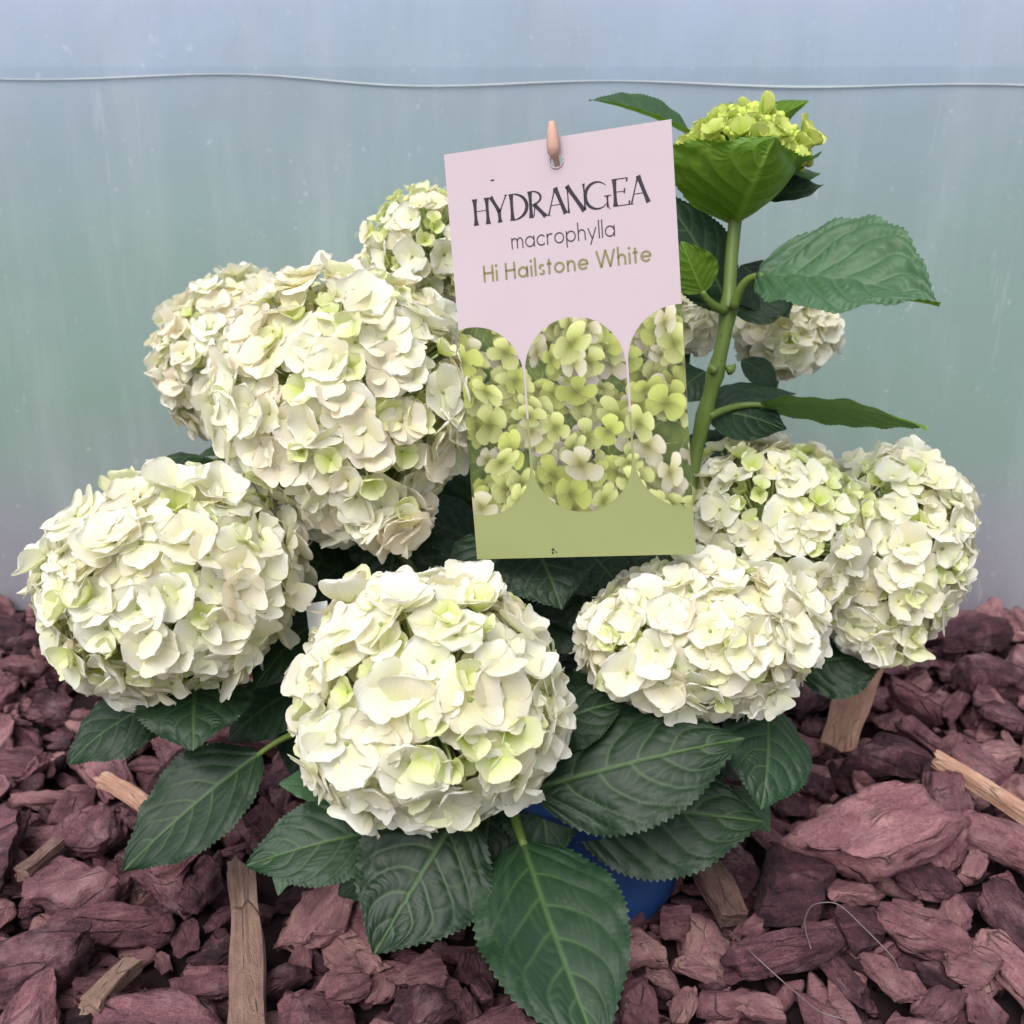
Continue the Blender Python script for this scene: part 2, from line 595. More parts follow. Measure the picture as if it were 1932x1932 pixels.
# ------------------------------------------------------------------ florets (shared meshes)
TINTS = {
    'white': ((0.935, 0.925, 0.895), (0.88, 0.885, 0.62)),
    'cream': ((0.93, 0.895, 0.83), (0.87, 0.835, 0.54)),
    'blush': ((0.93, 0.86, 0.79), (0.87, 0.80, 0.60)),
    'green': ((0.90, 0.91, 0.66), (0.66, 0.76, 0.20)),
    'lime': ((0.70, 0.76, 0.25), (0.42, 0.54, 0.07)),
}


def floret_arrays(seed, tint, nr=8, nt=7):
    g = np.random.default_rng(seed)
    L0 = 0.0185
    edge, cen = [np.array(c) for c in TINTS[tint]]
    Vs, Fs, Cs, Us, n = [], [], [], [], 0
    ns = 4 if g.random() < 0.85 else 5
    cup = g.uniform(0.10, 0.70) if tint != 'lime' else g.uniform(0.6, 1.4)
    if tint == 'green':
        cup = g.uniform(0.55, 1.25)
    th0 = g.uniform(0, 6.28)
    for k in range(ns):
        L = L0 * g.uniform(0.82, 1.15)
        Wd = L * g.uniform(0.54, 0.70)
        r = 1 - (1 - np.linspace(0.0, 1, nr)) ** 1.45
        t = np.linspace(-1, 1, nt)
        Rg, Tg = np.meshgrid(r, t, indexing='ij')
        pw = g.uniform(0.50, 0.72)
        w = Rg ** pw * np.clip(1 - Rg ** g.uniform(1.8, 2.8), 0, 1) ** 0.5
        w = w / w.max() * Wd + 0.0008 * (1 - Rg)
        # the tip edge bows outwards so the sepal ends round, with a slight point
        x = L * (0.05 + 0.95 * Rg) - L * 0.10 * (Rg ** 3) * Tg ** 2
        y = w * Tg
        c2 = cup + g.uniform(-0.25, 0.25)
        curl = g.uniform(-0.15, 0.75)
        z = L * (c2 * Rg - curl * 0.55 * Rg ** 2) + 0.0007 * (k % 2) + 0.0004
        z = z + g.uniform(-0.10, 0.42) * w * Tg ** 2 * (0.4 + Rg)
        z = z + L * 0.035 * np.sin(Tg * g.uniform(2, 4.5) + g.uniform(0, 6)) * Rg ** 2
        z = z + L * 0.025 * np.sin(Rg * g.uniform(4, 8) + g.uniform(0, 6)) * np.abs(Tg)
        z = z + g.uniform(-0.25, 0.25) * y * Rg
        x = x / np.sqrt(1 + (0.6 * c2) ** 2)
        a = th0 + k * 2 * math.pi / ns + g.uniform(-0.16, 0.16)
        V = np.stack([x * math.cos(a) - y * math.sin(a), x * math.sin(a) + y * math.cos(a), z], -1).reshape(-1, 3)
        m = np.clip((1 - Rg) ** 1.35 * 1.15 + g.uniform(-0.08, 0.16), 0, 1)
        col = edge * (1 - m[..., None]) + cen * m[..., None]
        if g.random() < 0.07 and tint in ('white', 'cream'):      # green variegated streak
            sp = np.exp(-((Tg - g.uniform(-0.5, 0.5)) / 0.22) ** 2) * np.clip(Rg * 1.5, 0, 1) * 0.65
            col = col * (1 - sp[..., None]) + np.array([0.35, 0.48, 0.08]) * sp[..., None]
        if g.random() < 0.15:                                     # browned rim
            sp = (Rg ** 6) * 0.35 * g.random()
            col = col * (1 - sp[..., None]) + np.array([0.55, 0.40, 0.26]) * sp[..., None]
        Vs.append(V)
        Fs.append(grid_faces(nr, nt, n))
        Cs.append(col.reshape(-1, 3))
        Us.append(np.stack([Rg, (Tg * (0.35 + 0.65 * Rg)) + 3 * k], -1).reshape(-1, 2))
        n += len(V)
    # centre bead
    bv, bf = lathe([(0.0, 0.0026), (0.0009, 0.0024), (0.0014, 0.0015), (0.0012, 0.0004), (0.0007, -0.001)], 8)
    Vs.append(bv)
    Fs.append(bf + n)
    Cs.append(np.tile(np.array([0.40, 0.50, 0.16]) if tint != 'blush' else np.array([0.45, 0.48, 0.22]), (len(bv), 1)))
    Us.append(np.zeros((len(bv), 2)))
    return np.concatenate(Vs), np.concatenate(Fs), np.concatenate(Cs), np.concatenate(Us)


FL, FL_ME = {}, {}
for ti, tn in enumerate(TINTS):
    FL[tn] = [floret_arrays(100 * ti + k, tn) for k in range(9)]
    FL_ME[tn] = [mesh_data('floret', a[0], a[1], M_PETAL, colors=a[2], uv=a[3]) for a in FL[tn]]

PLANT_O = PB + [0, 0, POT_H - 0.02]
plant = link('hydrangea_plant', None, None, PLANT_O)
tag(plant, 'hydrangea plant with big creamy white flower heads and dark green leaves', 'plant')

# head: u, v, depth, half width px, half height px, depth radius m, roll deg, count, floret scale, tint weights (white, cream, blush, green)
HEADS = [
    (812, 1318, 0.550, 270, 248, 0.070, 8, 215, 0.90, (6, 2.4, 0.8, 4.2)),
    (328, 1104, 0.590, 250, 220, 0.072, 20, 300, 0.78, (5, 2.8, 0.3, 5.2)),
    (655, 758, 0.615, 248, 258, 0.074, -20, 320, 0.80, (5, 3.4, 1.8, 3.4)),
    (462, 684, 0.800, 172, 170, 0.066, 15, 200, 0.72, (5, 2.6, 1.6, 0.5)),
    (815, 462, 0.730, 134, 112, 0.048, 0, 130, 0.60, (2, 2, 0, 6)),
    (1318, 1202, 0.590, 232, 160, 0.060, 4, 270, 0.68, (4, 4.0, 0.8, 2.6)),
    (1448, 1008, 0.670, 196, 192, 0.062, 0, 270, 0.68, (5, 2.4, 0.1, 5.0)),
    (1672, 1036, 0.690, 154, 208, 0.056, -16, 230, 0.70, (6, 2.4, 0.0, 3.6)),
    (1484, 622, 0.775, 98, 94, 0.042, 0, 110, 0.72, (7, 1.5, 0, 1.2)),
    (1300, 602, 0.760, 66, 66, 0.030, 0, 54, 0.72, (7, 1.5, 0, 0.8)),
]
LOBES = [(2, 742, 975, 0.600, 82, 56, 0.024, 34, 0.85), (7, 1672, 1200, 0.672, 70, 46, 0.022, 26, 0.72)]
CARD_C = np.array([0.03143014, 0.55195384, 0.37286731])
CARD_R = np.array([[0.95080499, -0.07689625, -0.30009471], [-0.27141567, 0.26021723, -0.92661779], [0.14934325, 0.96248323, 0.226545]])
CW, CH = 0.128, 0.128 * 1.80578


def card_pt(u, v, n=0.0):
    """u across 0..1, v down in card widths, n metres off the face"""
    loc = np.stack(np.broadcast_arrays((np.asarray(u, float) - 0.5) * CW, CH / 2 - np.asarray(v, float) * CW, np.asarray(n, float)), -1)
    return loc @ CARD_R.T + CARD_C


ell = []
for h in HEADS:
    u, v, d, rx, ry, rz, roll = h[:7]
    c = pt(u, v, d)
    a, b = rx / FPX * d, ry / FPX * d
    rr = math.radians(roll)
    ax = CX * math.cos(rr) + CU * math.sin(rr)
    ay = -CX * math.sin(rr) + CU * math.cos(rr)
    A = np.stack([ax, ay, -CF], 1)
    ell.append((c, A, np.array([a, b, rz])))


def hidden(p, me_i):
    """does another head or the card stand between the camera and p"""
    for j, (c, A, r) in enumerate(ell):
        if j == me_i:
            continue
        o = (A.T @ (CAM - c)) / r
        dd = (A.T @ (p - CAM)) / r
        qa, qb, qc = dd @ dd, 2 * o @ dd, o @ o - 1
        disc = qb * qb - 4 * qa * qc
        if disc > 0 and 0 < (-qb - math.sqrt(disc)) / (2 * qa) < 0.97:
            return True
    n = CARD_R[:, 2]
    k = ((CARD_C - CAM) @ n) / ((p - CAM) @ n)
    if 0 < k < 1:
        q = (CAM + (p - CAM) * k - CARD_C) @ CARD_R
        if abs(q[0]) < CW / 2 and abs(q[1]) < CH / 2:
            return True
    return False


def basis(n, spin):
    n = nrm(n)
    a = nrm(np.cross(n, [0.3, 0.5, 0.8] if abs(n[2]) < 0.85 else [1, 0.2, 0]))
    b = np.cross(n, a)
    x = a * math.cos(spin) + b * math.sin(spin)
    return np.stack([x, np.cross(n, x), n], 1)


florets = []
for hi, h in enumerate(HEADS):
    c, A, r = ell[hi]
    N, fs, wts = h[7], h[8], np.array(h[9], float)
    rin = r - 0.0125 * fs
    ga = math.pi * (3 - math.sqrt(5))
    for layer, (NN, shrink) in enumerate(((N, 1.0), (int(N * 0.28), 0.80))):
        for k in range(NN):
            zc = 1 - 2 * (k + 0.5) / NN
            ph = ga * k + layer
            e = np.array([math.sqrt(1 - zc * zc) * math.cos(ph), math.sqrt(1 - zc * zc) * math.sin(ph), zc])
            e = nrm(e + rng.normal(0, 0.055, 3))
            bump = 1 + 0.10 * float(vnoise(e[None] * 2.6 + hi * 7, 4)[0]) + rng.normal(0, 0.025)
            p = c + A @ (e * rin * bump * shrink)
            nn = A @ nrm(e / r)
            nn = nrm(nn + 0.27 * rng.normal(0, 1, 3) * (0.75 if layer == 0 else 0.5) + np.array([0, 0, 0.16]))
            grn = float(vnoise(e[None] * 3.1 + hi * 3.7 + 50, 9)[0])
            w = wts.copy()
            w[3] *= max(0.05, 1 + 2.2 * grn)
            w[0] *= max(0.2, 1 - 1.2 * grn) * (1.0 + 0.8 * max(0, -(A @ e)[2]))
            if layer:
                w = np.array([0.4, 2, 0.3, 4.0])
            tn = ('white', 'cream', 'blush', 'green')[rng.choice(4, p=w / w.sum())]
            s = fs * rng.uniform(0.76, 1.16) * (0.66 if tn == 'green' else 1.0) * (0.8 if layer else 1)
            if tn == 'green' and not layer:
                p = p - nn * 0.0015
            if tn == 'white' and rng.random() < 0.3:
                s *= 1.18
            face = (A @ nrm(e / r)) @ nrm(CAM - p)
            score = 0.0
            if layer == 0 and face > -0.15 and not hidden(p, hi):
                score = s / ((p - CAM) @ CF) * (0.3 + max(0, face))
            florets.append((hi, p, nn, rng.uniform(0, 6.28), s, tn, int(rng.integers(9)), score))

for (hi, u, v, d, rx, ry, rz, NN, fs) in LOBES:
    c = pt(u, v, d)
    w = np.array(HEADS[hi][9], float)
    for k in range(NN):
        e = nrm(rng.normal(0, 1, 3))
        p = c + CX * e[0] * (rx / FPX * d - 0.008) + CU * e[1] * (ry / FPX * d - 0.008) - CF * e[2] * rz * 0.7
        nn = nrm((CX * e[0] + CU * e[1] - CF * e[2]) + 0.5 * nrm(c - ell[hi][0]) + rng.normal(0, 0.3, 3))
        tn = ('white', 'cream', 'blush', 'green')[rng.choice(4, p=w / w.sum())]
        s = fs * rng.uniform(0.8, 1.15) * (0.75 if tn == 'green' else 1)
        score = s / d * (0.3 + max(0, -(nn @ CF))) if -(nn @ CF) > -0.15 and not hidden(p, hi) else 0.0
        florets.append((hi, p, nn, rng.uniform(0, 6.28), s, tn, int(rng.integers(9)), score))
order = sorted(range(len(florets)), key=lambda i: -florets[i][7])
single = set(i for i in order[:300] if florets[i][7] > 0)


def stem_between(p0, p1, bend, r0, r1, n=14):
    m = (p0 + p1) / 2 + np.asarray(bend)
    P = bez(p0, m, p1, np.linspace(0, 1, n))
    return tube(P, np.linspace(r0, r1, n), 10)


for hi, h in enumerate(HEADS):
    c, A, r = ell[hi]
    mine = [f for i, f in enumerate(florets) if f[0] == hi]
    pv = []
    V, F, n = [], [], 0
    for f in mine:
        mid = c * 0.55 + f[1] * 0.45 - f[2] * 0.006
        tv, tf = tube(bez(c - A[:, 1] * r[1] * 0.25, mid, f[1] - f[2] * 0.001, np.linspace(0, 1, 4)), np.linspace(0.0016, 0.0008, 4), 4)
        V.append(tv)
        F += [tuple(np.array(q) + n) for q in tf]
        n += len(tv)
    head = add('flower_head', np.concatenate(V), F, M_PED, plant, origin=c)
    mv, mf, mc, mu, n = [], [], [], [], 0
    for i, f in enumerate(florets):
        if f[0] != hi:
            continue
        B = basis(f[2], f[3])
        if i in single:
            o = link('floret', FL_ME[f[5]][f[6]], head, f[1])
            o.rotation_euler = Matrix(B.tolist()).to_euler()
            o.scale = (f[4],) * 3
        else:
            a = FL[f[5]][f[6]]
            mv.append(a[0] * f[4] @ B.T + f[1])
            mf.append(a[1] + n)
            mc.append(a[2])
            mu.append(a[3])
            n += len(a[0])
    o = add('floret_mass', np.concatenate(mv), np.concatenate(mf), M_PETAL, head, colors=np.concatenate(mc), uv=np.concatenate(mu))
    o['kind'] = 'stuff'
    if hi not in (8, 9):
        foot = PLANT_O + np.array([rng.uniform(-0.03, 0.03), rng.uniform(-0.03, 0.03), -0.005])
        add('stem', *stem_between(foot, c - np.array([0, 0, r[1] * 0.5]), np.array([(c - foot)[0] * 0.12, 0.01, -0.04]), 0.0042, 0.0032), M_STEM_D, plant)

# ------------------------------------------------------------------ leaves


def leaf_mesh(P0, P1, width, N, arch=0.12, fold=0.0, fold_r=None, seed=0, teeth=31, res=(176, 62), twist=0.0, skew=0.0, ripple=1.0, bulge=0.0, curl_tip=0.0):
    """blade from base P0 to tip P1; fold > 0 lifts the halves towards the normal"""
    ns, nt = res
    g = np.random.default_rng(seed)
    P0, P1 = np.asarray(P0), np.asarray(P1)
    L = np.linalg.norm(P1 - P0)
    T0 = (P1 - P0) / L
    N = nrm(N - T0 * (N @ T0))
    side0 = np.cross(T0, N)
    mid = (P0 + P1) / 2 + N * arch * L * 2 + side0 * skew * L
    s = np.linspace(0, 1, ns)
    Cc = bez(P0, mid, P1 - N * curl_tip * L, s)
    T = np.gradient(Cc, axis=0)
    T /= np.linalg.norm(T, axis=1)[:, None]
    Sd = np.cross(T, N)
    Sd /= np.linalg.norm(Sd, axis=1)[:, None]
    Nn = np.cross(Sd, T)
    if twist:
        a = (s - 0.3) * twist
        Sd, Nn = (Sd * np.cos(a)[:, None] + Nn * np.sin(a)[:, None]), (Nn * np.cos(a)[:, None] - Sd * np.sin(a)[:, None])
    t = np.linspace(-1, 1, nt)
    S, Tt = np.meshgrid(s, t, indexing='ij')
    at = np.abs(Tt)
    w = np.sin(math.pi * np.clip(S, 0, 1) ** 0.80) ** 0.78
    tipk = np.clip((S - 0.72) / 0.28, 0, 1)
    w = w * (1 - 0.34 * tipk ** 1.2 * (1 - tipk * 0.2))
    w = w / w.max() * width / 2
    ph = S * teeth + g.uniform(0, 1)
    saw = ph - np.floor(ph)
    tooth = np.where(saw < 0.72, saw / 0.72, (1 - saw) / 0.28)
    tw = width * 0.026 * np.clip(S / 0.16, 0, 1) * np.clip((1 - S) / 0.05, 0, 1)
    lob = 1 + 0.035 * vnoise(np.stack([S * 4, np.sign(Tt) * 3 + 0 * S], -1), seed + 3)
    wfull = w * lob + (tooth - 0.55) * tw * at ** 5
    # veins: secondaries arch forward from the midrib
    nv = 5.6
    wob = 0.025 * vnoise(np.stack([S * 5 + seed, Tt * 3], -1), seed)
    q = (S - 0.20 * at - 0.20 * at ** 2.4 + wob + 0.018 * np.sign(Tt)) * nv * 1.15
    qd = np.abs(q - np.round(q))
    sec = np.exp(-(qd / (0.050 - 0.018 * at)) ** 2) * np.clip(1.02 - at, 0, 1) ** 0.45
    sec *= np.clip((S - 0.015) * 30, 0, 1)
    mr = np.exp(-((Tt * w) / (width * (0.019 - 0.011 * S))) ** 2)
    cell = np.floor(q) * 13.7 + np.sign(Tt) * 5
    tq = at * 8.0 + 1.7 * vnoise(np.stack([q * 1.3, at * 3 + cell], -1), seed + 11) + 0.35 * np.sin(cell)
    td = np.abs(tq - np.round(tq))
    ter = np.exp(-(td / 0.13) ** 2) * 0.38 * np.clip(at * 6, 0, 1)
    vein = np.clip(np.maximum(np.maximum(mr * 1.1, sec * 0.8), ter * (0.6 + 0.4 * vnoise(np.stack([S * 9, Tt * 6], -1), seed + 2))), 0, 1)
    dome = np.sin(np.clip(qd * 2, 0, 1) * math.pi / 2) * np.clip(at * 3, 0, 1)
    puff = np.sin(np.clip(td * 2, 0, 1) * math.pi / 2) ** 0.8 * np.clip(qd * 4, 0, 1) * (0.65 + 0.6 * vnoise(np.stack([S * 7, Tt * 4], -1), seed + 8))
    rel = width * ripple * (0.0085 * dome + 0.0058 * puff - 0.009 * mr)
    rel = rel * np.clip((1.05 - at) * 4, 0.15, 1) * np.clip((1 - S) * 8, 0, 1)
    rel = rel + width * 0.05 * at ** 2 * vnoise(np.stack([S * 5, Tt * 1.2 + 4], -1), seed + 21)
    rel = rel + width * 0.012 * at ** 3 * np.sin(S * 34 + np.sign(Tt) * 2)
    fr = fold if fold_r is None else fold_r
    fa = np.where(Tt < 0, fold, fr) * np.clip(0.35 + at, 0, 1)
    lat = np.abs(Tt) * wfull
    X = np.sign(Tt) * lat * np.cos(fa)
    Z = lat * np.sin(fa) + rel - bulge * width * at ** 2
    V = Cc[:, None, :] + X[..., None] * Sd[:, None, :] + Z[..., None] * Nn[:, None, :]
    rim = (at > 0.985) * (tooth > 0.75) * 1.0
    return V.reshape(-1, 3), grid_faces(ns, nt)[:, ::-1], {'vein': vein.ravel(), 'rim': rim.ravel()}


def leaf(b, t, wpx, n=(0, 0.55, 0.85), mat=None, pet=None, pr=0.0020, tip_d=None, **kw):
    """b, t: (u, v, depth) of base and tip; width in photo pixels at the mean depth; pet: where the petiole starts"""
    P0, P1 = pt(*b), pt(*t)
    mat = mat or M_LEAF
    width = wpx / FPX * (b[2] + t[2]) / 2
    V, F, at = leaf_mesh(P0, P1, width, camvec(*n), seed=len(plant.children) * 3 + 1, **kw)
    o = add('leaf', V, F, mat, plant, origin=P0, attrs=at)
    if pet is not None:
        S = pt(*pet) if len(pet) == 3 and pet[0] > 10 else np.array(pet)
        T = nrm(P1 - P0)
        m = P0 - T * np.linalg.norm(P0 - S) * 0.45
        L = np.linalg.norm(P1 - P0)
        P = bez(S, m, P0 + T * L * 0.03, np.linspace(0, 1, 12))
        add('petiole', *tube(P, np.linspace(pr * 1.25, pr * 0.8, 12), 8), M_STEM, o)
    return o


CR = tuple(PLANT_O + [0, 0, 0.03])           # crown of the plant in the pot
# --- low front leaves
leaf((1000, 1430, 0.600), (1040, 1640, 0.575), 170, (0.1, 0.5, 0.85), pet=(990, 1380, 0.62), arch=0.08)
leaf((1120, 1420, 0.610), (1120, 1600, 0.600), 170, (0.1, 0.5, 0.85), pet=(1060, 1380, 0.62), arch=0.08)
leaf((930, 1480, 0.600), (915, 1640, 0.575), 150, (-0.1, 0.5, 0.85), pet=(980, 1400, 0.62), arch=0.08)
leaf((1000, 1000, 0.625), (1060, 1150, 0.600), 190, (0.0, 0.5, 0.85), arch=0.06)
leaf((960, 1010, 0.635), (900, 1140, 0.615), 180, (-0.1, 0.5, 0.85), arch=0.06)
leaf((1080, 1010, 0.640), (1180, 1120, 0.625), 180, (0.0, 0.5, 0.85), arch=0.06)
leaf((1150, 1010, 0.660), (1240, 1110, 0.650), 170, (0.0, 0.5, 0.85), arch=0.06)
leaf((1090, 1060, 0.650), (1110, 1210, 0.635), 180, (0.0, 0.5, 0.85), arch=0.06)
leaf((760, 980, 0.660), (730, 1120, 0.640), 180, (-0.1, 0.5, 0.85), arch=0.06)
leaf((985, 1585, 0.560), (1135, 2000, 0.470), 292, (0.05, 0.62, 0.78), pet=(962, 1500, 0.585), pr=0.0030, arch=0.04, fold=0.10, ripple=0.8, skew=0.03)
leaf((872, 1528, 0.555), (706, 1800, 0.520), 268, (-0.05, 0.45, 0.88), pet=(925, 1460, 0.59), arch=0.05, fold=0.05, ripple=1.25)
leaf((735, 1565, 0.560), (464, 1634, 0.545), 168, (-0.1, 0.60, 0.78), pet=(880, 1500, 0.60), arch=0.07, fold=0.06, ripple=1.1)
leaf((492, 1420, 0.600), (234, 1642, 0.575), 196, (-0.05, 0.62, 0.78), pet=(640, 1370, 0.63), arch=0.05, fold=0.10, ripple=0.7)
leaf((372, 1272, 0.600), (365, 1418, 0.560), 215, (0.05, 0.66, 0.72), pet=(520, 1240, 0.64), arch=0.10, fold=-0.1, ripple=0.8)
leaf((322, 1318, 0.625), (130, 1442, 0.605), 150, (-0.2, 0.75, 0.6), pet=(470, 1290, 0.66), arch=0.10, fold=-0.35, fold_r=0.1)
leaf((612, 1160, 0.640), (480, 1300, 0.600), 160, (-0.1, 0.55, 0.8), pet=(760, 1150, 0.66), arch=0.1, fold=-0.1)
leaf((560, 1300, 0.640), (430, 1400, 0.625), 140, (-0.3, 0.5, 0.8), pet=(700, 1290, 0.66), arch=0.1)
leaf((1010, 1385, 0.575), (1182, 1322, 0.575), 150, (0.1, 0.75, 0.6), pet=(940, 1400, 0.62), arch=0.08, fold=-0.12)
leaf((1005, 1490, 0.560), (1405, 1392, 0.555), 255, (0.05, 0.55, 0.82), pet=(950, 1500, 0.60), pr=0.0028, arch=0.05, fold=-0.12, ripple=1.35)
leaf((1070, 1520, 0.600), (1440, 1550, 0.590), 262, (0.0, 0.52, 0.85), pet=(1010, 1500, 0.62), arch=0.05, fold=-0.1, ripple=1.0)
leaf((1450, 1330, 0.610), (1436, 1528, 0.570), 190, (0.25, 0.42, 0.86), pet=(1330, 1290, 0.65), arch=0.06, fold=-0.06, ripple=1.6)
leaf((1500, 1262, 0.700), (1676, 1238, 0.690), 150, (0.1, 0.6, 0.78), pet=(1380, 1260, 0.69), arch=0.10, fold=-0.25)
leaf((1560, 1200, 0.720), (1640, 1262, 0.700), 90, (0.3, 0.5, 0.8), arch=0.1)
leaf((640, 1500, 0.600), (525, 1480, 0.580), 75, (-0.2, 0.7, 0.7), M_LEAF_Y, arch=0.1)
leaf((1380, 1490, 0.640), (1452, 1570, 0.630), 80, (0.3, 0.5, 0.8), M_LEAF_Y, arch=0.1)
leaf((560, 1600, 0.62), (525, 1690, 0.60), 55, (-0.2, 0.6, 0.8), M_LEAF_Y, arch=0.1)
leaf((780, 1590, 0.600), (640, 1690, 0.590), 150, (-0.1, 0.5, 0.85), arch=0.08)
leaf((405, 868, 0.740), (256, 900, 0.720), 75, (-0.1, 0.75, 0.6), pet=(560, 900, 0.72), arch=0.16, fold=-0.3)
leaf((440, 850, 0.735), (372, 862, 0.725), 30, (0, 0.7, 0.7), arch=0.1)
# --- tall shoot with the green bud head
leaf((1388, 420, 0.640), (1462, 258, 0.572), 370, (0.25, 0.45, -0.88), M_LEAF_Y, arch=-0.13, fold=1.0, fold_r=0.08, ripple=0.9)
leaf((1310, 262, 0.670), (1112, 188, 0.640), 96, (-0.1, 0.5, 0.85), M_LEAF_Y, arch=0.05, fold=0.75, fold_r=0.15)
leaf((1420, 262, 0.690), (1526, 190, 0.710), 62, (0.2, 0.5, -0.6), M_LEAF_Y, arch=0.1, fold=0.3)
leaf((1395, 262, 0.690), (1378, 192, 0.710), 50, (0, 0.3, -0.9), M_LEAF_Y, arch=0.1)
leaf((1425, 292, 0.655), (1548, 328, 0.650), 74, (0.1, 0.35, 0.9), M_LEAF_Y, arch=0.02, skew=0.18, fold=-0.4)
leaf((1415, 340, 0.655), (1554, 348, 0.640), 86, (0.1, 0.45, 0.88), M_LEAF, arch=-0.06, skew=0.26, fold=0.3)
leaf((1432, 520, 0.615), (1772, 578, 0.550), 285, (0.05, 0.74, 0.67), M_LEAF_Y, pet=(1384, 582, 0.632), pr=0.0026, arch=0.06, fold=0.50, fold_r=0.02, ripple=3.6, skew=0.0)
leaf((1378, 585, 0.655), (1240, 360, 0.640), 150, (-0.2, 0.55, 0.8), M_LEAF, arch=0.08, fold=-0.15)
leaf((1326, 552, 0.622), (1285, 455, 0.610), 96, (0.2, 0.3, -0.9), M_LEAF_Y, pet=(1368, 585, 0.635), pr=0.0026, arch=-0.06)
leaf((1400, 500, 0.700), (1490, 600, 0.690), 130, (0.1, 0.4, 0.9), arch=0.08)
leaf((1385, 590, 0.69), (1500, 545, 0.69), 100, (0.1, 0.3, 0.9), arch=0.08)
leaf((1435, 764, 0.655), (1752, 806, 0.600), 150, (0.10, -0.92, 0.36), M_LEAF_Y, pet=(1338, 786, 0.650), pr=0.0022, arch=-0.05, fold=0.10, fold_r=0.10)
leaf((1340, 775, 0.665), (1482, 812, 0.650), 130, (0.1, 0.5, 0.85), arch=0.08)
leaf((1330, 760, 0.70), (1500, 745, 0.74), 80, (0.1, 0.7, 0.6), arch=0.1, fold=-0.3)
leaf((1400, 680, 0.74), (1462, 740, 0.74), 60, (0.1, 0.3, 0.9), arch=0.2)
leaf((1330, 700, 0.70), (1260, 760, 0.69), 90, (0.1, 0.5, 0.8), arch=0.1)
# --- shaded leaves filling the inside of the bush
inner = [(600, 960, 0.70), (720, 1010, 0.70), (840, 1000, 0.68), (900, 1080, 0.69), (1000, 1090, 0.68), (1100, 1120, 0.67), (640, 1080, 0.68), (560, 1180, 0.68),
         (1060, 1180, 0.66), (1150, 1280, 0.65), (1180, 1380, 0.65), (980, 1450, 0.64), (700, 1420, 0.66), (600, 1380, 0.67), (1280, 1330, 0.66), (1360, 1400, 0.66),
         (880, 940, 0.71), (950, 1200, 0.70), (1050, 1300, 0.69), (520, 1060, 0.72), (1240, 1130, 0.70), (1130, 1010, 0.70), (1020, 980, 0.71), (760, 1120, 0.72),
         (1400, 1330, 0.68), (1280, 1440, 0.66), (1330, 860, 0.71), (1400, 860, 0.72), (800, 1180, 0.69), (640, 1240, 0.69)]
for (u, v, d) in inner:
    ang = math.atan2(v - 1150, u - 950) + rng.uniform(-0.7, 0.7)
    ln = rng.uniform(120, 170)
    leaf((u - math.cos(ang) * ln * 0.5, v - math.sin(ang) * ln * 0.5, d + 0.01), (u + math.cos(ang) * ln * 0.7, v + math.sin(ang) * ln * 0.7, d - rng.uniform(0, 0.04)),
         rng.uniform(120, 165), (rng.uniform(-0.4, 0.4), rng.uniform(0.2, 0.8), 0.8), res=(80, 34), arch=rng.uniform(0.03, 0.12), fold=rng.uniform(-0.2, 0.1))

# --- tall stem
SP = np.array([pt(1290, 1000, 0.66), pt(1312, 850, 0.660), pt(1335, 760, 0.652), pt(1362, 660, 0.642), pt(1376, 580, 0.640), pt(1378, 500, 0.640), pt(1388, 410, 0.640), pt(1396, 340, 0.640), pt(1402, 290, 0.640)])
base_pts = bez(PLANT_O + [0.02, 0.02, 0], (PLANT_O + SP[0]) / 2 + [0.02, 0.02, 0], SP[0], np.linspace(0, 0.9, 6))
allp = np.concatenate([base_pts, SP])
tt = np.linspace(0, len(allp) - 1, 70)
sp2 = np.stack([np.interp(tt, np.arange(len(allp)), allp[:, k]) for k in range(3)], 1)
for _ in range(6):
    sp2[1:-1] = (sp2[:-2] + 2 * sp2[1:-1] + sp2[2:]) / 4
rad = np.full(70, 0.0046)
sv_ = np.array([proj(p)[1] for p in sp2])
rad += 0.0016 * np.exp(-((sv_ - 585) / 22) ** 2) + 0.0016 * np.exp(-((sv_ - 705) / 18) ** 2) + 0.0012 * np.exp(-((sv_ - 785) / 22) ** 2)
rad = np.where(sv_ < 560, rad - 0.0004, rad)
add('stem', *tube(sp2, rad, 14), M_STEM, plant)
for (u, v, d, du) in ((1372, 700, 0.640, 16), (1352, 700, 0.640, -14)):
    add('leaf_bud', *tube(bez(pt(u, v, d), pt(u + du * 0.7, v - 4, d), pt(u + du, v - 14, d), np.linspace(0, 1, 6)), [0.003, 0.0034, 0.003, 0.0022, 0.0013, 0.0004], 8), M_STEM, plant)
# stems of the back heads
for hi in (8, 9):
    c = ell[hi][0]
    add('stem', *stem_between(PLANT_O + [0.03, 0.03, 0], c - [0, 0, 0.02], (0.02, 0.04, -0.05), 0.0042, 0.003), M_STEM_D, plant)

# --- green bud head on the tall shoot
KC = pt(1404, 300, 0.640)
KV, KF, n = [], [], 0
kspots = []
for k in range(330):
    rr_ = math.sqrt((k + 0.5) / 330)
    ph = k * 2.39996
    x, y = rr_ * math.cos(ph), rr_ * math.sin(ph)
    z = 0.027 * (1 - rr_ ** 2.2) + 0.003 * vnoise(np.array([[x * 3, y * 3]]), 2)[0]
    p = KC + np.array([x * 0.039, y * 0.038, z])
    nn = nrm([x * 1.1, y * 1.1, 0.8])
    kspots.append((p, nn, rr_))
    tv, tf = tube(bez(KC - [0, 0, 0.012], KC + np.array([x * 0.03, y * 0.03, 0.004]), p, np.linspace(0, 1, 4)), [0.0016, 0.0012, 0.0009, 0.0008], 4)
    KV.append(tv)
    KF += [tuple(np.array(q) + n) for q in tf]
    n += len(tv)
M_BUD = mat_plain('bud_green', (0.50, 0.60, 0.10), 0.5, 0.35, 200, 0.35)
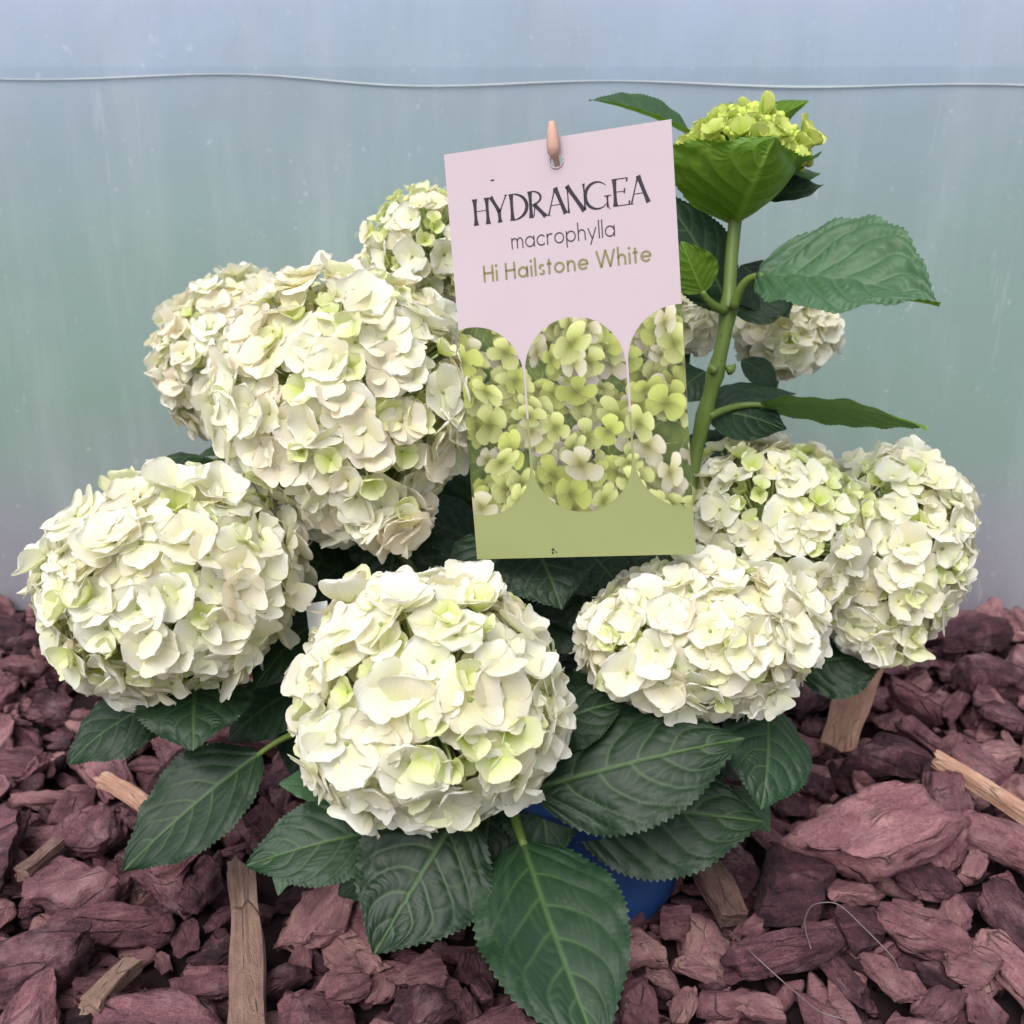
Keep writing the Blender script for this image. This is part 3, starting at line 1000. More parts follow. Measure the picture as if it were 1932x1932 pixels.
khead = add('flower_head', np.concatenate(KV), KF, M_STEM, plant, origin=KC)
khead['label'] = 'yellow-green flower head still in bud'
bv, bf = lathe([(0.0, 0.0), (0.0014, 0.0003), (0.0024, 0.0018), (0.0022, 0.0034), (0.0010, 0.0045), (0.0, 0.0048)], 8)
mv, mf, n = [], [], 0
for k, (p, nn, rr_) in enumerate(kspots):
    q = rng.random()
    if q < 0.16:
        B = basis(nn + rng.normal(0, 0.25, 3), rng.uniform(0, 6.28))
        o = link('floret', FL_ME['lime'][int(rng.integers(9))], khead, p)
        o.rotation_euler = Matrix(B.tolist()).to_euler()
        s = rng.uniform(0.20, 0.42) * (1.25 if rr_ > 0.75 else 1)
        o.scale = (s, s, s * 1.2)
    else:
        B = basis(nn + rng.normal(0, 0.3, 3), 0)
        for j in range(2):
            s = rng.uniform(0.6, 1.35)
            off = B[:, 0] * rng.normal(0, 0.0022) + B[:, 1] * rng.normal(0, 0.0022) - nn * abs(rng.normal(0, 0.002))
            mv.append(bv * s @ B.T + p + off)
            mf.append(bf + n)
            n += len(bv)
o = add('closed_buds', np.concatenate(mv), np.concatenate(mf), M_BUD, khead)
o['kind'] = 'stuff'
# a few larger sepals open at the rim facing the camera
for (u, v, s) in ((1512, 262, 0.62), (1500, 285, 0.5), (1440, 268, 0.55), (1395, 256, 0.5), (1350, 250, 0.48), (1470, 244, 0.45)):
    p = pt(u, v, 0.605 if u < 1500 else 0.625)
    B = basis(camvec((u - 1404) / 150, 0.55, 0.7), rng.uniform(0, 6.28))
    o = link('floret', FL_ME['lime'][int(rng.integers(9))], khead, p)
    o.rotation_euler = Matrix(B.tolist()).to_euler()
    o.scale = (s,) * 3

# ------------------------------------------------------------------ the card
card = link('plant_tag', None, None, card_pt(0.5, CH / CW))
tag(card, 'pink and olive printed plant tag with hydrangea lettering on a wooden peg', 'plant tag')
HU, HV, HR = 0.505, 0.097, 0.026
V2, F2 = [], []
x0, x1, y0, y1 = HU - 0.09, HU + 0.09, 0.0, 0.19
m = 48
for k in range(m):
    a = 2 * math.pi * k / m + math.pi / 4
    V2.append((HU + HR * math.cos(a), HV + HR * 1.05 * math.sin(a)))
for k in range(m):
    a = 2 * math.pi * k / m + math.pi / 4
    cx, sx = math.cos(a), math.sin(a)
    kk = 1 / max(abs(cx), abs(sx))
    V2.append((HU + 0.09 * cx * kk, (y0 + y1) / 2 + 0.095 * sx * kk))
F2 = [(k, (k + 1) % m, m + (k + 1) % m, m + k) for k in range(m)]
HB = CH / CW
for (a0, b0, a1, b1) in ((0, 0, x0, y1), (x1, 0, 1, y1), (0, y1, 1, HB)):
    i = len(V2)
    V2 += [(a0, b0), (a1, b0), (a1, b1), (a0, b1)]
    F2.append((i, i + 1, i + 2, i + 3))
V2 = np.array(V2)
TH = 0.0006
front = card_pt(V2[:, 0], V2[:, 1], 0.0)
back = card_pt(V2[:, 0], V2[:, 1], -TH)
nF = len(V2)
FF = [tuple(reversed(f)) for f in F2] + [tuple(i + nF for i in f) for f in F2]
FF += [(k, (k + 1) % m, (k + 1) % m + nF, k + nF) for k in range(m)]
c4 = np.array([(0, 0), (1, 0), (1, HB), (0, HB)], float)
cf, cb = card_pt(c4[:, 0], c4[:, 1], 0), card_pt(c4[:, 0], c4[:, 1], -TH)
i0 = 2 * nF
allv = np.concatenate([front, back, cf, cb])
FF += [(i0 + k, i0 + (k + 1) % 4, i0 + 4 + (k + 1) % 4, i0 + 4 + k) for k in range(4)]
add('card', allv, FF, M_CARD, card, smooth=False)
# lower olive field
vv = [(0.0, 1.177), (1.0, 1.177), (1.0, HB), (0, HB)]
add('olive_field', card_pt(np.array([a for a, b in vv]), np.array([b for a, b in vv]), 0.00012), [(3, 2, 1, 0)], M_OLIVE, card, smooth=False)
# hole reinforcement ring
ring = np.array([card_pt(HU + 0.029 * math.cos(a), HV + 0.030 * math.sin(a), 0.0004) for a in np.linspace(0, 2 * math.pi, 40)])
add('eyelet', *tube(ring, 0.00045, 6), mat_plain('eyelet_white', (0.52, 0.43, 0.46), 0.25, 0.5), card)

# ---- the printed picture, painted floret by floret into an array of colours
RW, RH = 520, 445
PU0, PV0, PSC = 0.0, 0.75, 520.0
img = np.tile(lin(92, 108, 52), (RH, RW, 1)) * (0.8 + 0.5 * fbm(np.stack(np.meshgrid(np.arange(RH) / 40, np.arange(RW) / 40, indexing='ij'), -1), 31)[..., None])
gy, gx = np.meshgrid(np.arange(RH), np.arange(RW), indexing='ij')
pr = np.random.default_rng(5)
cands = []
while len(cands) < 210:
    cands.append((pr.uniform(-10, RW + 10), pr.uniform(-10, RH + 10)))
for ci, (cx_, cy_) in enumerate(cands):
    depth = ci / len(cands)
    R = pr.uniform(36, 56) * (0.85 + 0.2 * depth)
    sq, ang = pr.uniform(0.48, 0.95), pr.uniform(0, 3.14)
    pal = pr.random()
    c_out = lin(198, 202, 138) if pal < 0.5 else (lin(180, 188, 104) if pal < 0.84 else (lin(212, 206, 186) if pal < 0.94 else lin(206, 190, 194)))
    c_in = lin(150, 158, 76) if pal < 0.84 else lin(180, 176, 110)
    br = (0.60 + 0.38 * depth) * pr.uniform(0.88, 1.12)
    x_lo, x_hi = int(max(0, cx_ - R * 1.5)), int(min(RW, cx_ + R * 1.5))
    y_lo, y_hi = int(max(0, cy_ - R * 1.5)), int(min(RH, cy_ + R * 1.5))
    if x_hi <= x_lo or y_hi <= y_lo:
        continue
    X = gx[y_lo:y_hi, x_lo:x_hi] - cx_
    Y = gy[y_lo:y_hi, x_lo:x_hi] - cy_
    Xr = X * math.cos(ang) + Y * math.sin(ang)
    Yr = (-X * math.sin(ang) + Y * math.cos(ang)) / sq
    sub = img[y_lo:y_hi, x_lo:x_hi]
    rad_ = np.sqrt(Xr ** 2 + Yr ** 2) / R
    sub *= (1 - 0.42 * np.clip(1.35 - rad_, 0, 1) ** 0.8)[..., None]
    th0 = pr.uniform(0, 6.28)
    for k in pr.permutation(4):
        a = th0 + k * math.pi / 2 + pr.uniform(-0.3, 0.3)
        lx = (Xr * math.cos(a) + Yr * math.sin(a)) / (R * pr.uniform(0.9, 1.1))
        ly = (-Xr * math.sin(a) + Yr * math.cos(a)) / R
        wv = 0.92 * np.clip(lx, 0, 1) ** 0.75 * np.clip(1 - np.clip(lx, 0, 2) ** 2.2, 0, 1) ** 0.62 * pr.uniform(0.80, 1.05) * (1 + 0.10 * np.sin(lx * 7 + k))
        inside = np.clip((wv - np.abs(ly)) * R * 0.9 + 0.5, 0, 1) * (lx > 0)
        e = np.clip(np.abs(ly) / (wv + 1e-6), 0, 1)
        light = 0.84 + 0.20 * math.cos(a + ang + 1.0) + 0.34 * e ** 9 + 0.10 * lx - 0.12 * e ** 2 - 0.16 * np.exp(-(ly / 0.03) ** 2) * 0.5
        mm = np.clip(1.15 - lx * 1.1, 0, 1)[..., None] ** 1.4
        colr = (c_out * (1 - mm) + c_in * mm) * (light * br)[..., None]
        veinp = 1 - 0.05 * np.abs(np.sin(ly / (lx + 0.15) * 14))
        colr = colr * veinp[..., None]
        # soft dark rim where it overlaps its neighbours
        sh = np.clip((wv + 0.10 - np.abs(ly)) * R * 0.12, 0, 1) * (lx > 0) * (lx < 1.15)
        sub *= (1 - 0.20 * sh * (1 - inside))[..., None]
        sub[:] = sub * (1 - inside[..., None]) + colr * inside[..., None]
    thr = np.exp(-(rad_ / 0.30) ** 2) * 0.42 * np.clip(1.2 - rad_, 0, 1)
    sub *= (1 - thr)[..., None]
    dot = np.exp(-(rad_ / 0.06) ** 2) * 0.75
    sub[:] = sub * (1 - dot[..., None]) + lin(110, 112, 70) * dot[..., None]
img = np.clip(img, 0.004, 0.8)


def sample(u, v):
    x = np.clip((u - PU0) * PSC, 0, RW - 1.001)
    y = np.clip((v - PV0) * PSC, 0, RH - 1.001)
    xi, yi = x.astype(int), y.astype(int)
    fx, fy = (x - xi)[..., None], (y - yi)[..., None]
    return (img[yi, xi] * (1 - fx) + img[yi, xi + 1] * fx) * (1 - fy) + (img[yi + 1, xi] * (1 - fx) + img[yi + 1, xi + 1] * fx) * fy


ARW = 0.2255
for (cu, vt, vb) in ((0.0625, 0.756, 1.604), (0.5235, 0.754, 1.603), (0.9855, 0.744, 1.600)):
    nv = 230
    vs = np.concatenate([vt + ARW * (1 - np.cos(np.linspace(0.03, math.pi / 2, 50))), np.linspace(vt + ARW, vb - ARW, 112)[1:-1], vb - ARW * (1 - np.cos(np.linspace(math.pi / 2, 0.03, 50)))])
    hw = np.where(vs < vt + ARW, np.sqrt(np.clip(ARW ** 2 - (vs - vt - ARW) ** 2, 0, 1)), np.where(vs > vb - ARW, np.sqrt(np.clip(ARW ** 2 - (vs - vb + ARW) ** 2, 0, 1)), ARW))
    lo, hi_ = np.clip(cu - hw, 0.0, 1), np.clip(cu + hw, 0, 1.0)
    nc = 120 if 0.3 < cu < 0.7 else 80
    q = np.linspace(0, 1, nc)
    Ug = lo[:, None] + (hi_ - lo)[:, None] * q[None, :]
    Vg = np.repeat(vs[:, None], nc, 1)
    P = card_pt(Ug, Vg, 0.00026).reshape(-1, 3)
    F = grid_faces(len(vs), nc)
    add('printed_picture', P, F, M_PRINT, card, colors=sample(Ug, np.maximum(Vg, PV0)).reshape(-1, 3))

# ---- lettering: strokes as flat ribbons


def ribbon(P, W):
    P = np.asarray(P, float)
    W = np.broadcast_to(np.asarray(W, float), (len(P),))
    T = np.gradient(P, axis=0)
    T /= np.linalg.norm(T, axis=1)[:, None] + 1e-12
    Nn = np.stack([-T[:, 1], T[:, 0]], 1)
    A, B = P + Nn * W[:, None] / 2, P - Nn * W[:, None] / 2
    V = np.stack([A, B], 1).reshape(-1, 2)
    return V, [(2 * i, 2 * i + 1, 2 * i + 3, 2 * i + 2) for i in range(len(P) - 1)]


def line(x0, y0, x1, y1, w, flare=0.0, n=14):
    s = np.linspace(0, 1, n)
    P = np.stack([x0 + (x1 - x0) * s, y0 + (y1 - y0) * s], 1)
    return ribbon(P, w * (1 + flare * np.abs(2 * s - 1) ** 3))


def arc(cx, cy, rx, ry, a0, a1, w, wfun=None, n=36):
    a = np.radians(np.linspace(a0, a1, n))
    P = np.stack([cx + rx * np.cos(a), cy + ry * np.sin(a)], 1)
    W = w if wfun is None else np.array([wfun(x) for x in np.linspace(0, 1, n)])
    return ribbon(P, W)


HL, ST = 0.026, 0.138          # hairline, stem, in cap heights


def big(ch, w):
    """display capitals: flared heavy stems and hairlines, width w (cap heights), y up 0..1"""
    bow = lambda k: lambda x: HL + (ST - HL) * math.sin(math.pi * x) ** k
    if ch == 'H':
        return [line(0.10, 0, 0.10, 1, ST * 0.85, 0.9), line(w - 0.10, 0, w - 0.10, 1, ST * 0.85, 0.9), line(0.10, 0.53, w - 0.10, 0.53, HL)]
    if ch == 'Y':
        return [line(w * 0.52, 0, w * 0.50, 0.46, ST * 0.9, 0.7), line(0.07, 1.0, w * 0.52, 0.40, ST * 0.95, 0.4), line(w - 0.05, 1.0, w * 0.55, 0.42, HL * 1.5, 0.6), line(w - 0.12, 0.99, w, 0.99, HL)]
    if ch == 'D':
        return [line(0.09, 0, 0.09, 1, ST * 0.85, 0.7), arc(0.10, 0.5, w - 0.16, 0.49, -90, 90, 0, bow(1.2))]
    if ch == 'R':
        return [line(0.09, 0, 0.09, 1, ST * 0.85, 0.7), arc(0.12, 0.74, w - 0.36, 0.25, -90, 90, 0, lambda x: HL + (ST * 0.6 - HL) * math.sin(math.pi * x)),
                line(w * 0.30, 0.50, w - 0.09, 0.0, ST * 1.0, 0.4), line(0.20, 0.05, w * 0.36, 0.52, HL * 1.4), line(w - 0.16, 0.01, w - 0.01, 0.01, HL)]
    if ch == 'A':
        return [line(w * 0.48, 1.0, w - 0.08, 0.0, ST * 1.0, 0.35), line(w * 0.46, 0.96, 0.08, 0.0, HL * 1.7, 0.6), line(w * 0.22, 0.36, w * 0.74, 0.36, HL), line(0.0, 0.012, 0.16, 0.012, HL)]
    if ch == 'N':
        return [line(0.08, 0, 0.08, 1, HL * 1.7, 1.2), line(0.06, 1.0, w - 0.10, 0.0, ST * 1.05, 0.3), line(w - 0.07, 0.04, w - 0.07, 1, HL * 1.7, 1.4)]
    if ch == 'G':
        return [arc(w * 0.46, 0.5, w * 0.44, 0.49, 42, 322, 0, lambda x: HL + (ST * 0.95 - HL) * math.sin(math.pi * min(1, max(0, x * 1.02))) ** 1.5),
                line(w * 0.82, 0.02, w * 0.82, 0.43, HL * 2.4, 0.7), line(w * 0.70, 0.44, w * 0.97, 0.44, HL * 1.2), line(w * 0.80, 0.10, w * 0.90, -0.06, HL * 1.2)]
    if ch == 'E':
        return [line(0.09, 0, 0.09, 1, ST * 0.85, 0.7), line(0.09, 0.985, w - 0.05, 0.985, HL * 1.3), line(w - 0.06, 0.86, w - 0.02, 1.0, HL * 2.2), line(0.09, 0.52, w - 0.16, 0.52, HL),
                line(w - 0.17, 0.44, w - 0.13, 0.62, HL * 2), line(0.09, 0.015, w - 0.02, 0.015, HL * 1.3), line(w - 0.01, 0.0, w + 0.02, 0.16, HL * 2.2)]


def text_mesh(strokes):
    V, F, n = [], [], 0
    for v, f in strokes:
        V.append(v)
        F += [tuple(reversed([i + n for i in q])) for q in f]
        n += len(v)
    return np.concatenate(V), F


capH = 0.112
spans = [('H', .114, .192), ('Y', .192, .276), ('D', .283, .368), ('R', .368, .452), ('A', .446, .540), ('N', .536, .624), ('G', .618, .736), ('E', .738, .806), ('A', .806, .896)]
st = []
for ch, a, b in spans:
    for v, f in big(ch, (b - a) / capH):
        st.append((np.stack([a + v[:, 0] * capH, 0.319 - v[:, 1] * capH - 0.004 * (a - 0.1)], 1), f))


def put_text(name, st, mat, off):
    V, F = text_mesh(st)
    V3 = card_pt(V[:, 0], V[:, 1], off)
    n = len(V3)
    return add(name, V3, [tuple(reversed(f)) for f in F], mat, card, smooth=False)


put_text('lettering', st, M_INK, 0.0002)


def sans(ch, w):
    """geometric lower case: x height 1, ascender 1.62; returns strokes, advance"""
    r = 0.5 - w / 2
    o = lambda cx: arc(cx, 0.5, r, r, 0, 360, w, n=48)
    L = lambda x0, y0, x1, y1: line(x0, y0, x1, y1, w)
    asc, cap = 1.62, 1.50
    if ch == 'a':
        return [o(0.5), L(1 - w / 2, 0, 1 - w / 2, 1)], 1.0
    if ch == 'c':
        return [arc(0.5, 0.5, r, r, 42, 318, w)], 0.86
    if ch == 'e':
        return [arc(0.5, 0.5, r, r, 0, 322, w), L(w, 0.5, 1 - w * 0.4, 0.5)], 0.98
    if ch == 'o':
        return [o(0.5)], 1.0
    if ch == 'p':
        return [o(0.5), L(w / 2, -0.46, w / 2, 1)], 1.0
    if ch == 'l':
        return [L(w / 2, 0, w / 2, asc)], w
    if ch == 'i':
        return [L(w / 2, 0, w / 2, 1), arc(w / 2, 1.38, w * 0.33, w * 0.33, 0, 360, w * 0.66)], w
    if ch == 't':
        return [L(0.22, 0, 0.22, 1.36), L(0, 0.94, 0.46, 0.94)], 0.46
    if ch == 'r':
        return [L(w / 2, 0, w / 2, 1), arc(0.42, 0.58, 0.42 - w / 2, 0.42 - w / 2, 60, 180, w)], 0.58
    if ch in 'nh':
        q = 0.40 - w / 2
        return [L(w / 2, 0, w / 2, 1 if ch == 'n' else asc), arc(0.40, 0.56, q, 0.44 - w / 2, 0, 180, w), L(0.80 - w / 2, 0, 0.80 - w / 2, 0.57)], 0.80
    if ch == 'm':
        q = 0.34 - w / 2
        out = [L(w / 2, 0, w / 2, 1)]
        for c in (0.34, 1.02 - w):
            out += [arc(c, 0.60, q, 0.40 - w / 2, 0, 180, w), L(c + q, 0, c + q, 0.61)]
        return out, 1.36 - w
    if ch == 'y':
        return [L(0.05, 1, 0.46, 0.03), L(0.86, 1, 0.24, -0.46)], 0.90
    if ch == 's':
        a = arc(0.30, 0.745, 0.235 - w * 0.3, 0.255 - w / 2, 20, 250, w)
        b = arc(0.30, 0.255, 0.25 - w * 0.3, 0.255 - w / 2, 75, -160, w)
        return [a, b], 0.58
    if ch == 'H':
        return [L(w / 2, 0, w / 2, cap), L(1.0 - w / 2, 0, 1.0 - w / 2, cap), L(0, 0.80, 1.0, 0.80)], 1.0
    if ch == 'W':
        return [L(0.04, cap, 0.44, 0), L(0.44, 0, 0.86, cap), L(0.86, cap, 1.26, 0), L(1.26, 0, 1.66, cap)], 1.70
    if ch == ' ':
        return [], 0.32


def sans_text(s, u0, u1, base0, base1, xh, w, gap):
    st, x = [], 0.0
    for ch in s:
        g, adv = sans(ch, w)
        st += [(v + [x, 0], f) for v, f in g]
        x += adv + gap
    k = (u1 - u0) / (x - gap)
    return [(np.stack([u0 + v[:, 0] * k, base0 + (base1 - base0) * (v[:, 0] * k) / (u1 - u0) - v[:, 1] * xh], 1), f) for v, f in st]


put_text('lettering', sans_text('macrophylla', 0.279, 0.738, 0.439, 0.437, 0.047, 0.115, 0.20), M_INK2, 0.0002)
put_text('lettering', sans_text('Hi Hailstone White', 0.139, 0.886, 0.566, 0.557, 0.0475, 0.19, 0.20), M_INK3, 0.0002)
# small marks on the card
put_text('speck', [line(0.206, 0.138, 0.222, 0.137, 0.006)], M_INK, 0.0002)
put_text('speck', [line(0.585, 1.33, 0.578, 1.345, 0.012), line(0.578, 1.345, 0.586, 1.36, 0.012), line(0.586, 1.36, 0.572, 1.372, 0.010)], M_INK, 0.0004)
put_text('speck', [line(0.360, 1.772, 0.372, 1.768, 0.010), line(0.362, 1.78, 0.366, 1.79, 0.008), line(0.376, 1.778, 0.384, 1.786, 0.005)], M_INK, 0.0003)

# wooden peg through the hole
hole = card_pt(HU, HV, -TH / 2)
nC, uC = CARD_R[:, 2], CARD_R[:, 1]
pk = [(np.array([hole[0], hole[1] + 0.012, 0.116]), 0.0032), (np.array([hole[0], hole[1] + 0.012, 0.30]), 0.0036), (hole + [0, 0.011, -0.040], 0.0036), (hole + [0, 0.0065, -0.016], 0.0030),
      (hole - nC * 0.0022 - uC * 0.0030, 0.0017), (hole, 0.0016), (hole + nC * 0.0024 + uC * 0.0020, 0.0020), (hole + nC * 0.0044 + uC * 0.0036, 0.0032), (hole + nC * 0.0046 + uC * 0.0070, 0.0035),
      (hole + nC * 0.0046 + uC * 0.0120, 0.0033), (hole + nC * 0.0044 + uC * 0.0160, 0.0027), (hole + nC * 0.0042 + uC * 0.0195, 0.0018), (hole + nC * 0.0042 + uC * 0.0199, 0.0015)]
pv_, pf_ = tube(np.array([q[0] for q in pk]), [q[1] for q in pk], 18)
M_PEG = mat_plain('dowel_wood', lin(190, 152, 138), 0.6, 0.3, 700, 0.22, 0.3)
tag(add('wooden_peg', pv_, pf_, M_PEG, origin=(hole[0], hole[1] + 0.012, 0.116)), 'slim wooden peg poking through the hole of the plant tag', 'peg')

# small white nursery label deep in the leaves
c = pt(600, 1172, 0.605)
lv = []
for (a, b) in ((-22, -30), (16, -36), (20, 28), (-14, 34)):
    lv.append(c + CX * a / FPX * 0.648 - CU * b / FPX * 0.648)
lv = np.array(lv)
lv = np.concatenate([lv, lv - CF * -0.0008])
tag(add('care_label', lv, [(3, 2, 1, 0), (4, 5, 6, 7), (0, 1, 5, 4), (1, 2, 6, 5), (2, 3, 7, 6), (3, 0, 4, 7)], M_WHITE, smooth=False), 'small white plastic label half hidden among dark leaves', 'label')

# ------------------------------------------------------------------ bark mulch


def ico(sub):
    bm = bmesh.new()
    bmesh.ops.create_icosphere(bm, subdivisions=sub, radius=1.0)
    V = np.array([v.co[:] for v in bm.verts])
    F = np.array([[v.index for v in f.verts] for f in bm.faces])
    bm.free()
    return V, F


ICO = {k: ico(k) for k in (2, 3)}


def chip_shape(seed, sub, sx=1.0, sy=0.62, sz=0.26, rough=1.0, planes=11):
    """a broken slab of bark about 2 units long: cut by planes, terraced in layers, roughened"""
    g = np.random.default_rng(seed)
    V, F = ICO[sub]
    P = V.copy()
    P = P / np.max(np.abs(P) ** 1.0, axis=1)[:, None] ** 0.55      # squarer than a ball
    P = P * [1.0, 1.0, 1.0]
    P *= 1.0 / np.abs(P).max()
    for k in range(planes):
        a = g.uniform(0, 6.28)
        n = nrm([math.cos(a), math.sin(a), g.normal(0, 0.45)])
        d = g.uniform(0.42, 0.92)
        ex = P @ n - d
        P = P - np.clip(ex, 0, None)[:, None] * n
    for sgn in (1, -1):
        n = nrm([g.normal(0, 0.14), g.normal(0, 0.16), sgn])
        d = g.uniform(0.38, 0.62)
        ex = P @ n - d
        P = P - np.clip(ex, 0, None)[:, None] * n
    P *= [1, 1, 1.5]
    # layers: edges step in and out with height
    lay = vnoise(np.stack([P[:, 2] * 7 + 3, P[:, 0] * 0.8, P[:, 1] * 0.8], 1), seed)
    P[:, :2] *= (1 + 0.10 * rough * lay)[:, None]
    ang = np.arctan2(P[:, 1], P[:, 0])
    P[:, :2] *= (1 + 0.20 * rough * fbm(np.stack([np.cos(ang) * 3.4, np.sin(ang) * 3.4, P[:, 2] * 2.5], 1), seed + 5))[:, None]
    # long fibrous ridges and pits
    big_ = fbm(np.stack([P[:, 0] * 1.3, P[:, 1] * 2.6, P[:, 2] * 1.5], 1), seed + 1, 3)
    fine = fbm(np.stack([P[:, 0] * 3.2, P[:, 1] * 10, P[:, 2] * 10], 1), seed + 2, 3)
    ter = np.floor((big_ + 1) * 3.2) / 3.2 - 1
    P[:, 2] += np.sign(P[:, 2]) * (0.46 * rough * (0.5 * big_ + 0.5 * ter) + 0.15 * rough * fine)
    # gentle cupping
    P[:, 2] += g.uniform(-0.25, 0.35) * (P[:, 1] ** 2) + g.uniform(-0.2, 0.2) * P[:, 0] ** 2
    P = P * [sx, sy, sz]
    return P, F


ICO4 = ico(4)
ICO[4] = ICO4
CHIPS = [(chip_shape(900 + k, 4, 1.0, [0.62, 0.75, 0.50, 0.85, 0.42, 0.68][k % 6], [0.26, 0.36, 0.30, 0.44, 0.34, 0.24][(k * 5 + k // 6) % 6])) for k in range(18)]
CHIPS += [chip_shape(960 + k, 4, 1.0, [0.52, 0.7, 0.5][k], [0.42, 0.40, 0.46][k], 1.0) for k in range(3)]
CHIP_ME = [mesh_data('bark_chip', P, F, M_CHIP, smooth=False) for P, F in CHIPS]
PROXY = [P[rng.choice(len(P), 420, replace=False)] for P, F in CHIPS]
SMALL = [chip_shape(1200 + k, 2, 1.0, rng.uniform(0.35, 0.7), rng.uniform(0.18, 0.4), 1.0, 8) for k in range(12)]

# height map of the heap
CELL = 0.004
HX0, HX1, HY0, HY1 = -0.85, 0.85, 0.16, 0.95
NX, NY = int((HX1 - HX0) / CELL), int((HY1 - HY0) / CELL)
HM = 0.002 + 0.006 * np.abs(fbm(np.stack(np.meshgrid(np.arange(NX) * CELL * 6, np.arange(NY) * CELL * 6, indexing='ij'), -1), 77))


def cells(P):
    ix = np.clip(((P[:, 0] - HX0) / CELL).astype(int), 0, NX - 1)
    iy = np.clip(((P[:, 1] - HY0) / CELL).astype(int), 0, NY - 1)
    return ix, iy


def settle(P, x, y, Rm, sc, pct=72, tilt_w=0.8):
    """rotate the chip, lean it with the heap beneath and lower it until it rests"""
    Q = (P * sc) @ Rm.T
    W = Q + [x, y, 0]
    ix, iy = cells(W)
    h = HM[ix, iy]
    A = np.stack([Q[:, 0], Q[:, 1], np.ones(len(Q))], 1)
    co, *_ = np.linalg.lstsq(A, h, rcond=None)
    gx_, gy_ = np.clip(co[:2] * tilt_w, -0.6, 0.6)
    nz = nrm([-gx_, -gy_, 1])
    ax = np.cross([0, 0, 1], nz)
    sA = np.linalg.norm(ax)
    if sA > 1e-6:
        Rm = np.array(Matrix.Rotation(math.asin(min(1, sA)), 3, Vector(ax / sA))) @ Rm
    Q = (P * sc) @ Rm.T
    W = Q + [x, y, 0]
    ix, iy = cells(W)
    low = Q[:, 2] < np.median(Q[:, 2])
    z = np.percentile(HM[ix[low], iy[low]] - Q[low, 2], pct)
    W[:, 2] += z
    np.maximum.at(HM, (ix, iy), np.where(low, -1, W[:, 2]))
    # fill pin holes left by the sparse proxy
    return z, Rm


def rand_rot(tilt):
    a = rng.uniform(0, 6.28)
    t = rng.normal(0, tilt)
    b = rng.uniform(0, 6.28)
    Rz = np.array(Matrix.Rotation(a, 3, 'Z'))
    Rt = np.array(Matrix.Rotation(t, 3, Vector((math.cos(b), math.sin(b), 0))))
    fl = np.diag([1, 1, 1]) if rng.random() < 0.6 else np.array(Matrix.Rotation(math.pi, 3, 'X'))
    return Rt @ Rz @ fl


def in_pot(x, y, m):
    return math.hypot(x - PB[0], y - PB[1]) < 0.072 + m


def smooth_hm():
    global HM
    p = np.pad(HM, 1, mode='edge')
    nb = np.stack([p[:-2, 1:-1], p[2:, 1:-1], p[1:-1, :-2], p[1:-1, 2:]])
    HM = np.maximum(HM, nb.mean(0) * 0.98)


# loose fines underneath: one mass
mv, mf, mt, n = [], [], [], 0
for k in range(4200):
    x, y = rng.uniform(-0.82, 0.82), rng.uniform(0.18, 0.94)
    sc = rng.uniform(0.009, 0.025)
    P, F = SMALL[k % 12]
    Rm = rand_rot(0.5)
    z, Rm = settle(P, x, y, Rm, sc, 60, 0.9)
    mv.append((P * sc) @ Rm.T + [x, y, z])
    mf.append(F + n)
    mt.append(np.full(len(P), rng.random()))
    n += len(P)
fines = add('bark_fines', np.concatenate(mv), np.concatenate(mf), M_FINES, origin=(0, 0, 0), smooth=False, attrs={'tone': np.concatenate(mt)})
tag(fines, 'small crumbled bark bits filling the gaps of the mulch bed', 'bark', kind='stuff')
smooth_hm()
smooth_hm()

GROUP = 'loose bark chips of the mulch bed'


def chip(idx, x, y, sc, Rm, pct=72, mat=None, name='bark_chip', label=None, cat='bark chip', group=GROUP, tilt_w=0.8):
    z, Rm = settle(PROXY[idx], x, y, Rm, sc, pct, tilt_w)
    o = link(name, CHIP_ME[idx] if mat is None else mat, None, (x, y, z))
    o.rotation_euler = Matrix(Rm.tolist()).to_euler()
    o.scale = (sc,) * 3
    tag(o, label or 'dyed red-brown bark chip lying loose in the mulch bed', cat, group)
    return o


MARKS = [(n_, on_ground(u_, v_, 0.03), w_) for n_, u_, v_, w_ in (
    ('beside the weathered split stick', 460, 1830, 1), ('beside the leaning pale wood piece', 1600, 1400, 1), ('beside the long pale wood strip', 1870, 1500, 1),
    ('around the largest bark chunk', 1640, 1620, 1), ('around the thick cracked bark block', 90, 1830, 1), ('beside the short tan wood piece', 1360, 1690, 1),
    ('beneath the long-stalked leaf', 330, 1560, 1), ('beneath the lowest big leaf', 1060, 1900, 1), ('beside the looping thread', 1620, 1830, 1),
    ('under the low wide flower head', 120, 1340, 1), ('along the foot of the plastic sheet', 1850, 1170, 1), ('along the foot of the plastic sheet', 60, 1200, 1.2),
    ('beside the blue pot', 1250, 1790, 1), ('below the drooping toothed leaf', 700, 1880, 1))]
# chips in view, medium first, larger ones above
STICKS = [(on_ground(*a, 0.04), on_ground(*b, 0.04)) for a, b in (((455, 1640), (462, 2010)), ((1582, 1416), (1632, 1255)), ((1765, 1432), (1990, 1575)), ((1325, 1625), (1385, 1735)),
          ((170, 1900), (250, 1820)), ((1560, 1610), (1730, 1570)), ((60, 1810), (140, 1790)), ((110, 1660), (150, 1660)))]


def near_stick(p):
    r = 9.0
    for a, b in STICKS:
        ab = (b - a)[:2]
        k = np.clip(((p - a)[:2] @ ab) / (ab @ ab), 0, 1)
        r = min(r, np.linalg.norm((p - a)[:2] - k * ab))
    return r


